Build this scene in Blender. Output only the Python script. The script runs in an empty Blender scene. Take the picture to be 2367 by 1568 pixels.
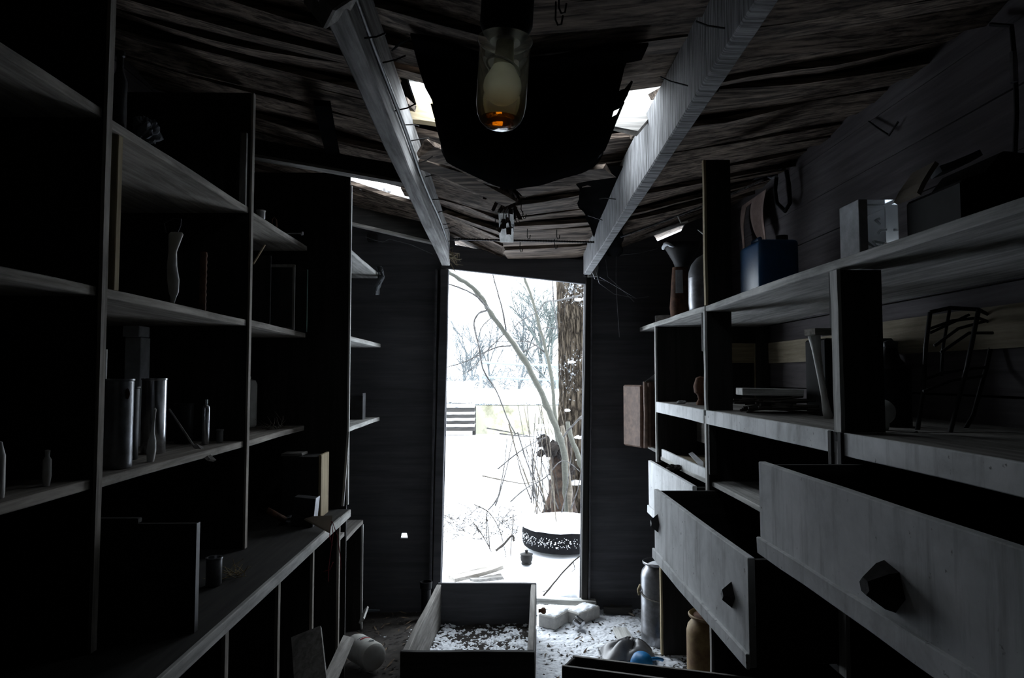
import bpy, bmesh, math, random
from mathutils import Vector, Matrix, noise

# ------------------------------------------------------------------ camera, sky, exposure
SC = bpy.context.scene
C = SC.collection
IW, IH, F = 2367.0, 1568.0, 1600.0
PITCH, YAW = math.atan(84 / F), math.atan(28.5 / F)
CAM = Vector((0.0, 0.0, 1.40))
cd = bpy.data.cameras.new('camera'); cd.sensor_width = 36.0; cd.lens = F / IW * 36.0; cd.clip_start = 0.02; cd.clip_end = 300
cam = bpy.data.objects.new('camera', cd); C.objects.link(cam)
cam.location = CAM; cam.rotation_euler = (math.pi / 2 + PITCH, 0, -YAW)
SC.camera = cam

world = bpy.data.worlds.new('overcast_sky'); SC.world = world; world.use_nodes = True
bg = world.node_tree.nodes['Background']
bg.inputs['Color'].default_value = (0.84, 0.92, 1.0, 1); bg.inputs['Strength'].default_value = 1.0
SC.view_settings.view_transform = 'Standard'; SC.view_settings.look = 'None'
SC.view_settings.gamma = 1.0; SC.view_settings.use_curve_mapping = False
SC.view_settings.exposure = 3.0

def portal(name, loc, rot, sx, sy):
    l = bpy.data.lights.new(name, 'AREA'); l.shape = 'RECTANGLE'; l.size = sx; l.size_y = sy
    l.cycles.is_portal = True
    o = bpy.data.objects.new(name, l); C.objects.link(o); o.location = loc; o.rotation_euler = rot
portal('doorway_sky_portal', (0.1, 4.26, 1.02), (-math.pi / 2, 0, 0), 0.95, 2.06)
portal('roof_hole_sky_portal', (0.1, 2.28, 2.46), (0, 0, 0), 0.9, 0.6)

# ------------------------------------------------------------------ helpers
R = random.Random(11)
def U(a, b): return R.uniform(a, b)
_cp, _sp, _cy, _sy = math.cos(PITCH), math.sin(PITCH), math.cos(YAW), math.sin(YAW)
FWD = Vector((_sy * _cp, _cy * _cp, _sp)); RGT = Vector((_cy, -_sy, 0)); UPV = Vector((-_sy * _sp, -_cy * _sp, _cp))
def ray(px, py): return FWD * F + RGT * (px - IW / 2) + UPV * (IH / 2 - py)
def at(px, py, Y): d = ray(px, py); return CAM + d * (Y / d.y)          # a point at depth Y
def atX(px, py, X): d = ray(px, py); return CAM + d * (X / d.x)
def atZ(px, py, Z): d = ray(px, py); return CAM + d * ((Z - CAM.z) / d.z)
def V(*a): return Vector(a)
def n3(p, s=1.0, o=0.0): return noise.noise(Vector((p[0] * s + o, p[1] * s + o * .7, p[2] * s - o)))

def wloc(o):
    v = Vector((0, 0, 0))
    while o: v += o.location; o = o.parent
    return v

class MB:
    def __init__(s): s.v = []; s.f = []
    def box(s, x0, x1, y0, y1, z0, z1, M=None):
        b = len(s.v)
        for z in (z0, z1):
            for p in ((x0, y0, z), (x1, y0, z), (x1, y1, z), (x0, y1, z)):
                p = Vector(p); s.v.append(M @ p if M else p)
        for f in ((0, 3, 2, 1), (4, 5, 6, 7), (0, 1, 5, 4), (1, 2, 6, 5), (2, 3, 7, 6), (3, 0, 4, 7)):
            s.f.append([b + i for i in f])
        return s
    def board(s, a, b, w, t, up=(0, 0, 1), n=6, warp=.0, rag=.0, wv=0.0, seed=0.0):
        """a plank from a to b (centres), width w across, thickness t along up"""
        a, b = Vector(a), Vector(b); d = (b - a); L = d.length; d.normalize()
        up = Vector(up); sd = d.cross(up).normalized(); up = sd.cross(d).normalized()
        base = len(s.v); so = seed or U(0, 99)
        for i in range(n + 1):
            q = i / n; c = a.lerp(b, q)
            wob = noise.noise(Vector((q * 2.3, so, .3))) * warp; wob2 = noise.noise(Vector((q * 3.1, so, 7.3))) * wv
            tw = noise.noise(Vector((q * 1.4, so, 17.3))) * warp / max(w, .02)
            for k, (u, h) in enumerate(((-.5, -.5), (.5, -.5), (.5, .5), (-.5, .5))):
                e = noise.noise(Vector((q * 6, so + u * 5, 3.7))) * wv
                p = c + sd * (u * w + wob2 + e * (1 if u > 0 else -1)) + up * (h * t + wob + tw * u * w)
                if rag and i in (0, n): p += d * U(-rag, rag)
                s.v.append(p)
        for i in range(n):
            o = base + i * 4
            for k in range(4):
                s.f.append([o + k, o + 4 + k, o + 4 + (k + 1) % 4, o + (k + 1) % 4])
        s.f.append([base + 0, base + 1, base + 2, base + 3]); e = base + n * 4
        s.f.append([e + 3, e + 2, e + 1, e + 0])
        return s
    def tube(s, pts, rad, n=6, cap=True):
        pts = [Vector(p) for p in pts]; m = len(pts)
        if not isinstance(rad, (list, tuple)): rad = [rad] * m
        nrm = None; base = len(s.v)
        for i, p in enumerate(pts):
            t = (pts[min(i + 1, m - 1)] - pts[max(i - 1, 0)]).normalized()
            if nrm is None:
                nrm = t.orthogonal().normalized()
            else:
                nrm = (nrm - t * nrm.dot(t)); nrm = nrm.normalized() if nrm.length > 1e-6 else t.orthogonal().normalized()
            bn = t.cross(nrm)
            for k in range(n):
                a = 2 * math.pi * k / n
                s.v.append(p + (nrm * math.cos(a) + bn * math.sin(a)) * rad[i])
        for i in range(m - 1):
            for k in range(n):
                o = base + i * n; s.f.append([o + k, o + (k + 1) % n, o + n + (k + 1) % n, o + n + k])
        if cap:
            s.f.append([base + k for k in range(n)][::-1]); s.f.append([base + (m - 1) * n + k for k in range(n)])
        return s
    def lathe(s, prof, n=24, M=None, wob=None, open_top=False):
        base = len(s.v); m = len(prof)
        for i, (r, z) in enumerate(prof):
            for k in range(n):
                a = 2 * math.pi * k / n
                p = Vector((r * math.cos(a), r * math.sin(a), z))
                if wob: p = wob(p, a)
                s.v.append(M @ p if M else p)
        for i in range(m - 1):
            for k in range(n):
                o = base + i * n; s.f.append([o + k, o + (k + 1) % n, o + n + (k + 1) % n, o + n + k])
        if prof[0][0] > 1e-5: s.f.append([base + k for k in range(n)][::-1])
        if prof[-1][0] > 1e-5 and not open_top: s.f.append([base + (m - 1) * n + k for k in range(n)])
        return s
    def prism(s, poly, depth, M=None):
        """outline in local x,z extruded along local y from 0 to depth"""
        base = len(s.v); n = len(poly)
        for y in (0.0, depth):
            for x, z in poly:
                p = Vector((x, y, z)); s.v.append(M @ p if M else p)
        s.f.append([base + k for k in range(n)]); s.f.append([base + n + k for k in range(n)][::-1])
        for k in range(n): s.f.append([base + k, base + n + k, base + n + (k + 1) % n, base + (k + 1) % n])
        return s
    def sheet(s, fn, nu, nv, t=.004, keep=None):
        """thin double-sided sheet with thickness t; fn(u, v) -> point, keep(u, v) -> bool"""
        base = len(s.v); W = nu + 1
        P = [[Vector(fn(i / nu, j / nv)) for i in range(W)] for j in range(nv + 1)]
        N = []
        for j in range(nv + 1):
            row = []
            for i in range(W):
                du = P[j][min(i + 1, nu)] - P[j][max(i - 1, 0)]; dv = P[min(j + 1, nv)][i] - P[max(j - 1, 0)][i]
                c = du.cross(dv); row.append(c.normalized() if c.length > 1e-9 else Vector((0, 0, 1)))
            N.append(row)
        for sgn in (.5, -.5):
            for j in range(nv + 1):
                for i in range(W): s.v.append(P[j][i] + N[j][i] * t * sgn)
        K = W * (nv + 1)
        on = [[(keep is None or keep((i + .5) / nu, (j + .5) / nv)) for i in range(nu)] for j in range(nv)]
        for j in range(nv):
            for i in range(nu):
                if not on[j][i]: continue
                q = [base + j * W + i, base + j * W + i + 1, base + (j + 1) * W + i + 1, base + (j + 1) * W + i]
                s.f.append(q); s.f.append([x + K for x in q[::-1]])
                for (dj, di, e0, e1) in ((-1, 0, 0, 1), (0, 1, 1, 2), (1, 0, 2, 3), (0, -1, 3, 0)):
                    jj, ii = j + dj, i + di
                    if not (0 <= jj < nv and 0 <= ii < nu and on[jj][ii]):
                        s.f.append([q[e1], q[e0], q[e0] + K, q[e1] + K])
        return s
    def build(s, name, mat, parent=None, origin=None, smooth=False, bevel=0.0, local=False, seg=1, auto=None):
        off = Vector((0, 0, 0))
        if parent is not None and not local: off = wloc(parent)
        if origin is not None: off = Vector(origin)
        me = bpy.data.meshes.new(name)
        me.from_pydata([tuple(p - off) for p in s.v], [], s.f)
        if bevel:
            bm = bmesh.new(); bm.from_mesh(me)
            es = [e for e in bm.edges if len(e.link_faces) == 2 and e.calc_face_angle(0) > .6]
            bmesh.ops.bevel(bm, geom=es, offset=bevel, segments=seg, affect='EDGES', profile=.5)
            bm.to_mesh(me); bm.free()
        bm = bmesh.new(); bm.from_mesh(me)
        bmesh.ops.recalc_face_normals(bm, faces=bm.faces[:]); bm.to_mesh(me); bm.free()
        if smooth: me.shade_smooth()
        if smooth and auto is not None:
            try: me.set_sharp_from_angle(angle=math.radians(auto))
            except Exception: pass
        me.materials.append(M_[mat] if isinstance(mat, str) else mat)
        o = bpy.data.objects.new(name, me); C.objects.link(o)
        if parent is not None: o.parent = parent
        if origin is not None: o.location = origin
        return o

def tag(o, label, cat, group=None, kind=None):
    o['label'] = label; o['category'] = cat
    if group: o['group'] = group
    if kind: o['kind'] = kind
    return o
def struct(o, label=None):
    o['kind'] = 'structure'
    if label: o['label'] = label
    return o
def empty(name, loc=(0, 0, 0), rz=0.0, parent=None):
    o = bpy.data.objects.new(name, None); C.objects.link(o); o.location = loc; o.rotation_euler = (0, 0, rz)
    o.empty_display_size = .05
    if parent is not None: o.parent = parent
    return o
def thing(name, label, cat, loc=(0, 0, 0), rz=0.0, group=None): return tag(empty(name, loc, rz), label, cat, group)
def sbox(name, mat, parent, x0, x1, y0, y1, z0, z1, bevel=.002, local=False, origin=None):
    return MB().box(x0, x1, y0, y1, z0, z1).build(name, mat, parent, bevel=bevel, local=local, origin=origin)

# ------------------------------------------------------------------ materials (all procedural)
M_ = {}
def nd(t, k, **kw):
    n = t.nodes.new(k)
    for a, b in kw.items(): setattr(n, a, b)
    return n
def base_mat(name, rough=.8, spec=.3):
    m = bpy.data.materials.new(name); m.use_nodes = True; t = m.node_tree
    b = t.nodes['Principled BSDF']; b.inputs['Roughness'].default_value = rough
    b.inputs['Specular IOR Level'].default_value = spec
    M_[name] = m
    return m, t, b
def ramp(t, src, stops):
    r = nd(t, 'ShaderNodeValToRGB'); e = r.color_ramp.elements
    while len(e) < len(stops): e.new(.5)
    for k, (p, c) in enumerate(stops): e[k].position = p; e[k].color = (*c, 1)
    t.links.new(src, r.inputs['Fac']); return r.outputs['Color']
def coords(t, scale, rnd=True):
    tc = nd(t, 'ShaderNodeTexCoord'); mp = nd(t, 'ShaderNodeMapping'); mp.inputs['Scale'].default_value = scale
    t.links.new(tc.outputs['Object'], mp.inputs['Vector'])
    if rnd:
        oi = nd(t, 'ShaderNodeObjectInfo'); mu = nd(t, 'ShaderNodeMath', operation='MULTIPLY'); mu.inputs[1].default_value = 37.0
        t.links.new(oi.outputs['Random'], mu.inputs[0]); t.links.new(mu.outputs[0], mp.inputs['Location'])
    return mp.outputs['Vector']
def nz(t, vec, scale, detail=6, rough=.6, dist=0.0):
    n = nd(t, 'ShaderNodeTexNoise'); n.inputs['Scale'].default_value = scale; n.inputs['Detail'].default_value = detail
    n.inputs['Roughness'].default_value = rough; n.inputs['Distortion'].default_value = dist
    t.links.new(vec, n.inputs['Vector']); return n.outputs['Fac']
def mixc(t, fac, a, b, mode='MIX'):
    m = nd(t, 'ShaderNodeMix', data_type='RGBA', blend_type=mode)
    if isinstance(fac, float): m.inputs[0].default_value = fac
    else: t.links.new(fac, m.inputs[0])
    for k, c in ((6, a), (7, b)):
        if isinstance(c, tuple): m.inputs[k].default_value = (*c, 1)
        else: t.links.new(c, m.inputs[k])
    return m.outputs[2]
def bump(t, b, src, strength=.4, dist=.004):
    n = nd(t, 'ShaderNodeBump'); n.inputs['Strength'].default_value = strength; n.inputs['Distance'].default_value = dist
    t.links.new(src, n.inputs['Height']); t.links.new(n.outputs['Normal'], b.inputs['Normal'])
def wood(name, dark, light, grain='y', scale=1.0, rough=.85, stain=(.03, .028, .025), stain_amt=.5, bmp=.35, lo=.35, hi=.68):
    m, t, b = base_mat(name, rough, .25)
    g = {'x': (1.6, 30, 30), 'y': (30, 1.6, 30), 'z': (30, 30, 1.6)}[grain]
    v = coords(t, tuple(q * scale for q in g))
    f = nz(t, v, 1.6, 8, .65, .35)
    col = ramp(t, f, [(lo, dark), (hi, light)])
    v2 = coords(t, tuple((2.2 if q > 5 else .9) * scale for q in g))
    s = nz(t, v2, 2.4, 7, .7, .2)
    sm = ramp(t, s, [(.46, (0, 0, 0)), (.74, (1, 1, 1))])
    mm = nd(t, 'ShaderNodeMath', operation='MULTIPLY'); mm.inputs[1].default_value = stain_amt
    t.links.new(sm, mm.inputs[0])
    col = mixc(t, mm.outputs[0], col, stain)
    t.links.new(col, b.inputs['Base Color']); bump(t, b, f, bmp, .003)
    return m
def plain(name, col, rough=.7, metal=0.0, var=.25, scale=14.0, col2=None, spec=.4, bmp=.15, lo=.4, hi=.7):
    m, t, b = base_mat(name, rough, spec); b.inputs['Metallic'].default_value = metal
    v = coords(t, (1, 1, 1)); f = nz(t, v, scale, 6, .65)
    c2 = col2 or tuple(c * (1 - var) for c in col)
    t.links.new(ramp(t, f, [(lo, c2), (hi, col)]), b.inputs['Base Color'])
    if bmp: bump(t, b, f, bmp, .002)
    return m

for g in 'xyz':
    wood('pale_wood_' + g, (.32, .32, .30), (.72, .715, .69), g, stain=(.08, .08, .075), stain_amt=.75)
    wood('brown_wood_' + g, (.19, .172, .15), (.50, .46, .405), g, stain=(.035, .03, .026), stain_amt=.7)
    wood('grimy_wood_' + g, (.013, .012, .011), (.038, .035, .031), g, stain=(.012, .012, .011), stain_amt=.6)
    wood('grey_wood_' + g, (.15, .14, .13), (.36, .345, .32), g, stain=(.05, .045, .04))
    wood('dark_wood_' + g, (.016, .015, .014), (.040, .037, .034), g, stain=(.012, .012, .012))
    wood('roof_wood_' + g, (.036, .025, .019), (.37, .29, .23), g, scale=1.15, stain=(.022, .016, .013), stain_amt=.85, lo=.40, hi=.68)
wood('tan_wood_y', (.20, .165, .11), (.36, .31, .225), 'y', stain_amt=.3)
wood('tan_wood_z', (.26, .21, .13), (.46, .38, .24), 'z', stain_amt=.3)
wood('tan_wood_x', (.26, .21, .13), (.46, .38, .24), 'x', stain_amt=.3)
wood('beam_wood', (.17, .165, .16), (.50, .49, .48), 'y', scale=1.0, stain=(.08, .075, .07), stain_amt=.6)
wood('siding', (.075, .066, .070), (.145, .130, .135), 'y', scale=.7, stain=(.06, .05, .05), stain_amt=.4)
wood('inner_panel', (.075, .075, .082), (.13, .13, .14), 'x', scale=.5, stain=(.03, .028, .028), stain_amt=.4)
def chalky():
    """old whitewash on drawer fronts: chalky, blotched, drips and dark specks"""
    m, t, b = base_mat('painted_front', .9, .15)
    v = coords(t, (1, 1, 1)); vd = coords(t, (16, 16, 1.6))
    a = nz(t, v, 5.0, 7, .68, .3); d = nz(t, vd, 1.4, 6, .65, .2); s = nz(t, v, 46, 3, .6)
    col = ramp(t, a, [(.30, (.50, .51, .51)), (.50, (.74, .755, .76)), (.68, (.88, .89, .90))])
    col = mixc(t, ramp(t, d, [(.52, (0, 0, 0)), (.80, (.75, .75, .75))]), col, (.26, .26, .255))
    col = mixc(t, ramp(t, s, [(.68, (0, 0, 0)), (.74, (.8, .8, .8))]), col, (.10, .095, .09))
    t.links.new(col, b.inputs['Base Color']); bump(t, b, a, .2, .003)
chalky()

def beam_sawn():
    m, t, b = base_mat('sawn_beam', .85, .25)
    v = coords(t, (7, 130, 7)); f = nz(t, v, 1.0, 5, .6, .1)
    col = ramp(t, f, [(.38, (.11, .11, .11)), (.62, (.43, .43, .44))])
    v2 = coords(t, (3, 3, 3)); s = nz(t, v2, 2.0, 6)
    col = mixc(t, ramp(t, s, [(.5, (0, 0, 0)), (.8, (.6, .6, .6))]), col, (.09, .085, .08))
    t.links.new(col, b.inputs['Base Color']); bump(t, b, f, .5, .004)
beam_sawn()
plain('tar', (.006, .006, .0065), 1.0, col2=(.003, .003, .003), scale=9, spec=.0, bmp=.4)
plain('black_iron', (.035, .035, .037), .6, metal=.4, col2=(.02, .018, .016), spec=.3)
plain('steel', (.70, .72, .75), .24, metal=1.0, col2=(.40, .40, .41), scale=22)
plain('dull_steel', (.36, .37, .40), .36, metal=.75, col2=(.19, .19, .195), scale=18)
plain('rust', (.17, .085, .05), .85, col2=(.07, .035, .022), scale=26, spec=.2, bmp=.4)
plain('rusty_yellow', (.42, .30, .12), .65, col2=(.20, .11, .05), scale=11)
plain('dark_tin', (.05, .052, .056), .5, metal=.5, col2=(.025, .023, .022), scale=20)
plain('black_plastic', (.010, .010, .011), .65, col2=(.006, .006, .006), spec=.15)
plain('white_plastic', (.70, .71, .70), .45, col2=(.50, .49, .45), scale=9)
plain('grey_plastic', (.30, .31, .32), .5, col2=(.18, .18, .19), scale=9)
plain('blue_plastic', (.02, .10, .24), .4, col2=(.012, .06, .15), scale=8)
plain('bright_blue', (.01, .20, .48), .5, col2=(.008, .15, .38), scale=8)
plain('cardboard', (.30, .25, .19), .9, col2=(.20, .17, .13), scale=7)
plain('paper', (.58, .60, .62), .9, col2=(.36, .37, .38), scale=12)
plain('grey_rag', (.16, .17, .19), .95, col2=(.09, .095, .10), scale=16, bmp=.5)
plain('pink_rag', (.42, .31, .27), .95, col2=(.24, .17, .15), scale=10, bmp=.5)
plain('bag_film', (.18, .185, .19), .35, col2=(.10, .10, .105), scale=12)
plain('leather', (.24, .15, .11), .6, col2=(.12, .075, .055), scale=30, bmp=.5)
plain('dirt', (.060, .052, .045), .95, col2=(.022, .019, .017), scale=16, bmp=.7, lo=.35, hi=.7)
plain('litter_dark', (.04, .032, .026), .95, col2=(.018, .014, .012), scale=30)
plain('litter_tan', (.22, .16, .10), .95, col2=(.10, .07, .05), scale=30)
plain('straw', (.36, .29, .15), .9, col2=(.22, .17, .09), scale=20)
plain('concrete', (.50, .49, .46), .92, col2=(.36, .35, .33), scale=24, bmp=.4)
plain('rubber', (.007, .007, .008), .9, col2=(.004, .004, .0045), scale=30, spec=.08)
plain('ceramic_dark', (.013, .012, .011), .55, col2=(.007, .0065, .006), scale=8, spec=.12)
plain('frost_twig', (.12, .117, .115), .9, col2=(.03, .027, .025), scale=24)
plain('twig', (.05, .042, .035), .9, col2=(.018, .014, .011), scale=24)
plain('stem_tan', (.15, .128, .10), .9, col2=(.06, .05, .038), scale=24)
plain('sapling_bark', (.085, .085, .068), .9, col2=(.06, .06, .05), scale=60, bmp=.6)
plain('hazy_twig', (.15, .165, .175), .95, col2=(.085, .095, .097), scale=6, bmp=0)  # frost on the twigs, with the distant haze mixed into the colour
plain('hazy_green', (.12, .135, .13), .95, col2=(.06, .072, .067), scale=6, bmp=0)  # greenish version, haze mixed into the colour as well
plain('lime_plaster', (.26, .25, .19), .95, col2=(.085, .08, .045), scale=1.1, bmp=.2, lo=.38, hi=.52)
plain('rot', (.06, .037, .024), .95, col2=(.010, .006, .0045), scale=16, bmp=.8)
plain('rotten_black', (.02, .014, .011), .95, col2=(.008, .006, .005), scale=20, bmp=.8)
plain('red_string', (.30, .03, .04), .9, col2=(.18, .02, .03))
plain('red_print', (.45, .05, .06), .7, col2=(.35, .04, .05), bmp=0)
plain('grey_print', (.10, .13, .15), .7, bmp=0)
plain('edge_glow_green', (.55, .80, .74), .3, col2=(.42, .66, .60), bmp=0)  # brightness of a glass pane's edge, put into the colour
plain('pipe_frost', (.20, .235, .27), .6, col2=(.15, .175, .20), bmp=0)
plain('globe_glass', (.60, .62, .60), .3, col2=(.45, .46, .44), scale=5, bmp=0, spec=.6)
plain('lampholder', (.70, .66, .46), .5, col2=(.34, .32, .20), bmp=0)

def snow_mat():
    m, t, b = base_mat('snow', .75, .3)
    v = coords(t, (1, 1, 1), False); f = nz(t, v, 60, 5, .7)
    t.links.new(ramp(t, f, [(.3, (.78, .82, .88)), (.7, (.90, .92, .95))]), b.inputs['Base Color'])
    bump(t, b, f, .5, .006)
snow_mat()
def bark():
    m, t, b = base_mat('bark', .95, .1)
    v = coords(t, (15, 15, 3.4), False); w = nz(t, v, 1.3, 5, .6)
    wv_ = nd(t, 'ShaderNodeVectorMath', operation='MULTIPLY_ADD'); wv_.inputs[1].default_value = (1.6, 1.6, 1.6)
    cm = nd(t, 'ShaderNodeCombineXYZ'); t.links.new(w, cm.inputs[0]); t.links.new(w, cm.inputs[1]); t.links.new(w, cm.inputs[2])
    t.links.new(cm.outputs[0], wv_.inputs[0]); t.links.new(v, wv_.inputs[2])
    vo = nd(t, 'ShaderNodeTexVoronoi', feature='DISTANCE_TO_EDGE'); vo.inputs['Scale'].default_value = 1.25; t.links.new(wv_.outputs[0], vo.inputs['Vector'])
    f = nz(t, v, 3.0, 6, .7, .4)
    col = ramp(t, vo.outputs['Distance'], [(.02, (.006, .0045, .0035)), (.20, (.060, .048, .035)), (.5, (.115, .094, .070))])
    col = mixc(t, ramp(t, f, [(.35, (.55, .55, .55)), (.7, (0, 0, 0))]), col, (.022, .017, .012))
    v2 = coords(t, (1, 1, 1), False); s = nz(t, v2, 34, 6, .8); s2 = nz(t, v2, 1.5, 3, .6)
    mm = nd(t, 'ShaderNodeMath', operation='MULTIPLY'); t.links.new(s, mm.inputs[0]); t.links.new(s2, mm.inputs[1])
    col = mixc(t, ramp(t, mm.outputs[0], [(.325, (0, 0, 0)), (.365, (1, 1, 1))]), col, (.55, .58, .62))
    t.links.new(col, b.inputs['Base Color']); bump(t, b, vo.outputs['Distance'], .9, .03)
bark()
def glass(name, col, rough=.02, ior=1.45):
    m, t, b = base_mat(name, rough, .5)
    b.inputs['Base Color'].default_value = (*col, 1); b.inputs['Transmission Weight'].default_value = 1.0; b.inputs['IOR'].default_value = ior
def frosted_bulb():
    m, t, b = base_mat('bulb_glass', .25, .5); b.inputs['Base Color'].default_value = (.80, .82, .70, 1)
    tl_ = nd(t, 'ShaderNodeBsdfTranslucent'); tl_.inputs['Color'].default_value = (.98, .99, .90, 1)
    tr_ = nd(t, 'ShaderNodeBsdfTransparent'); tr_.inputs['Color'].default_value = (.98, .99, .92, 1)
    m1 = nd(t, 'ShaderNodeMixShader'); m1.inputs[0].default_value = .50; t.links.new(tl_.outputs[0], m1.inputs[1]); t.links.new(tr_.outputs[0], m1.inputs[2])
    m2 = nd(t, 'ShaderNodeMixShader'); m2.inputs[0].default_value = .12; t.links.new(m1.outputs[0], m2.inputs[1]); t.links.new(b.outputs[0], m2.inputs[2])
    t.links.new(m2.outputs[0], t.nodes['Material Output'].inputs['Surface'])
frosted_bulb()
def thin_glass(name, tint, stain, z0, z1, dust=.16, rough=.08):
    """thin-walled old glass: see-through, fresnel sheen, a film of dust, brown tide stain towards the bottom"""
    m, t, b = base_mat(name, .6, .3)
    tc = nd(t, 'ShaderNodeTexCoord'); sp_ = nd(t, 'ShaderNodeSeparateXYZ'); t.links.new(tc.outputs['Object'], sp_.inputs[0])
    mr = nd(t, 'ShaderNodeMapRange'); mr.inputs['From Min'].default_value = z0; mr.inputs['From Max'].default_value = z1
    t.links.new(sp_.outputs['Z'], mr.inputs['Value'])
    col = mixc(t, mr.outputs[0], stain, tint)
    tr_ = nd(t, 'ShaderNodeBsdfTransparent'); t.links.new(col, tr_.inputs['Color'])
    df = nd(t, 'ShaderNodeBsdfTranslucent'); t.links.new(col, df.inputs['Color'])
    gl_ = nd(t, 'ShaderNodeBsdfGlossy'); gl_.inputs['Roughness'].default_value = rough
    m1 = nd(t, 'ShaderNodeMixShader'); m1.inputs[0].default_value = dust; t.links.new(tr_.outputs[0], m1.inputs[1]); t.links.new(df.outputs[0], m1.inputs[2])
    fr_ = nd(t, 'ShaderNodeFresnel'); fr_.inputs['IOR'].default_value = 1.45
    m2 = nd(t, 'ShaderNodeMixShader'); t.links.new(fr_.outputs[0], m2.inputs[0]); t.links.new(m1.outputs[0], m2.inputs[1]); t.links.new(gl_.outputs[0], m2.inputs[2])
    t.links.new(m2.outputs[0], t.nodes['Material Output'].inputs['Surface'])
thin_glass('lamp_glass', (.97, .95, .84), (.70, .44, .12), .012, .070, .20)
glass('amber_water', (.72, .36, .05), .03, 1.33)
glass('clear_glass', (.80, .88, .86), .04)
glass('jug_glass', (.46, .52, .56), .25)
thin_glass('clear_film', (.85, .88, .9), (.80, .83, .86), 0, .1, .2, .15)

# ------------------------------------------------------------------ the shed shell
XW, YF, YB = 1.42, 4.20, -1.0
def drop(x, y):                                             # the corner by the saw-marked beam has sunk further
    s = min(1, max(0, (y - 2.9) / 1.25)); s = s * s * (3 - 2 * s)
    return .13 * s * min(1, max(0, (x + .30) / .75)) * min(1, max(0, (1.45 - x) / .75))
def zr(x, y=0):                                             # underside of the sagging roof: a shallow V
    s = min(1, max(0, (4.0 - y) / 1.4)); lift = .055 * s * max(0, 1 - abs(x) / 1.1)
    return 2.15 + lift + (.30 * -(x - .03) if x < .03 else .20 * (x - .03))

# floor of trodden dirt
def floor_z(x, y): return .012 * n3((x, y, 0), 2.2) + .006 * n3((x, y, 3), 9)
fm = MB(); nx, ny = 44, 84
for j in range(ny + 1):
    for i in range(nx + 1):
        x = -1.5 + 3.0 * i / nx; y = YB - .05 + (YF + .22 - YB) * j / ny
        fm.v.append(V(x, y, floor_z(x, y) - .004))
for j in range(ny):
    for i in range(nx):
        o = j * (nx + 1) + i; fm.f.append([o, o + 1, o + nx + 2, o + nx + 1])
struct(fm.build('floor', 'dirt', smooth=True), 'dark dirt floor littered with debris')

# side walls of horizontal boards
for side, sx in (('left', -1), ('right', 1)):
    w = struct(empty('wall_' + side, (sx * (XW + .03), 1.6, 0)), 'weathered horizontal board wall on the %s' % side)
    z = 0.0; k = 0
    while z < 2.62:
        h = U(.155, .185)
        b = MB().board((sx * (XW + .012 + U(-.003, .003)), YB, z + h / 2), (sx * (XW + .012 + U(-.003, .003)), YF + .05, z + h / 2),
                       h - .005, .022, up=(sx, 0, 0), n=10, warp=.005, wv=.002)
        b.build('board', 'siding', w)
        z += h; k += 1
    MB().box(sx * (XW + .026), sx * (XW + .04), YB, YF + .05, 0, 2.62).build('backing', 'tar', w)
wb = struct(empty('wall_back', (0, YB, 0)), 'dark board wall behind')
for k in range(16):
    MB().board((-1.45, YB - .015, .085 + k * .17), (1.45, YB - .015, .085 + k * .17), .172, .03, up=(0, 1, 0), n=3).build('board', 'dark_wood_x', wb)

# far wall with the doorway: jambs lean, the header has slipped
wf = struct(empty('wall_far', (0, YF, 0)), 'dark panelled end wall around the open doorway')
JL0, JL1 = at(1020, 1400, YF), at(1041, 600, YF)            # left edge of the opening, bottom and top
JR0, JR1 = at(1340, 1400, YF), at(1351, 600, YF)
HB0, HB1 = at(1040, 622, YF), at(1351, 659, YF)             # lower edge of the header
HT0, HT1 = at(1036, 563, YF), at(1360, 603, YF)
My = Matrix.Translation((0, YF, 0))
HX0, HX1, HZ0, HZ1 = at(926, 1239, YF).x, at(943, 1239, YF).x, at(930, 1245, YF).z, at(930, 1233, YF).z
def jl(z): return JL0.x + (JL1.x - JL0.x) * (z - JL0.z) / (JL1.z - JL0.z)
def jr(z): return JR0.x + (JR1.x - JR0.x) * (z - JR0.z) / (JR1.z - JR0.z)
m = MB()                                                     # left sheet with a small knocked-out hole
m.prism([(-1.46, -.05), (jl(-.05), -.05), (jl(HZ0), HZ0), (-1.46, HZ0)], .03, My)
m.prism([(-1.46, HZ0), (HX0, HZ0), (HX0 + .006, HZ1), (-1.46, HZ1)], .03, My)
m.prism([(HX1, HZ0), (jl(HZ0), HZ0), (jl(HZ1), HZ1), (HX1 - .008, HZ1)], .03, My)
m.prism([(-1.46, HZ1), (jl(HZ1), HZ1), (jl(1.153), 1.153), (-1.46, 1.153)], .03, My)
m.build('panel', 'inner_panel', wf)
m = MB().prism([(-1.46, 1.153), (jl(1.153), 1.153), (HT0.x - .01, HT0.z - .01), (-.75, 2.42), (-1.46, 2.62)], .03, My)
m.build('panel', 'inner_panel', wf)
m = MB().prism([(jr(-.05), -.05), (1.46, -.05), (1.46, 1.153), (jr(1.153), 1.153)], .03, My); m.build('panel', 'inner_panel', wf)
m = MB().prism([(jr(1.153), 1.153), (1.46, 1.153), (1.46, 2.50), (1.16, 2.37), (1.12, 2.29), (.97, 2.225), (.94, 2.27), (.60, 2.20), (HT1.x, HT1.z - .02), (jr(2.0), HB1.z)], .03, My)
m.build('panel', 'inner_panel', wf)
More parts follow.
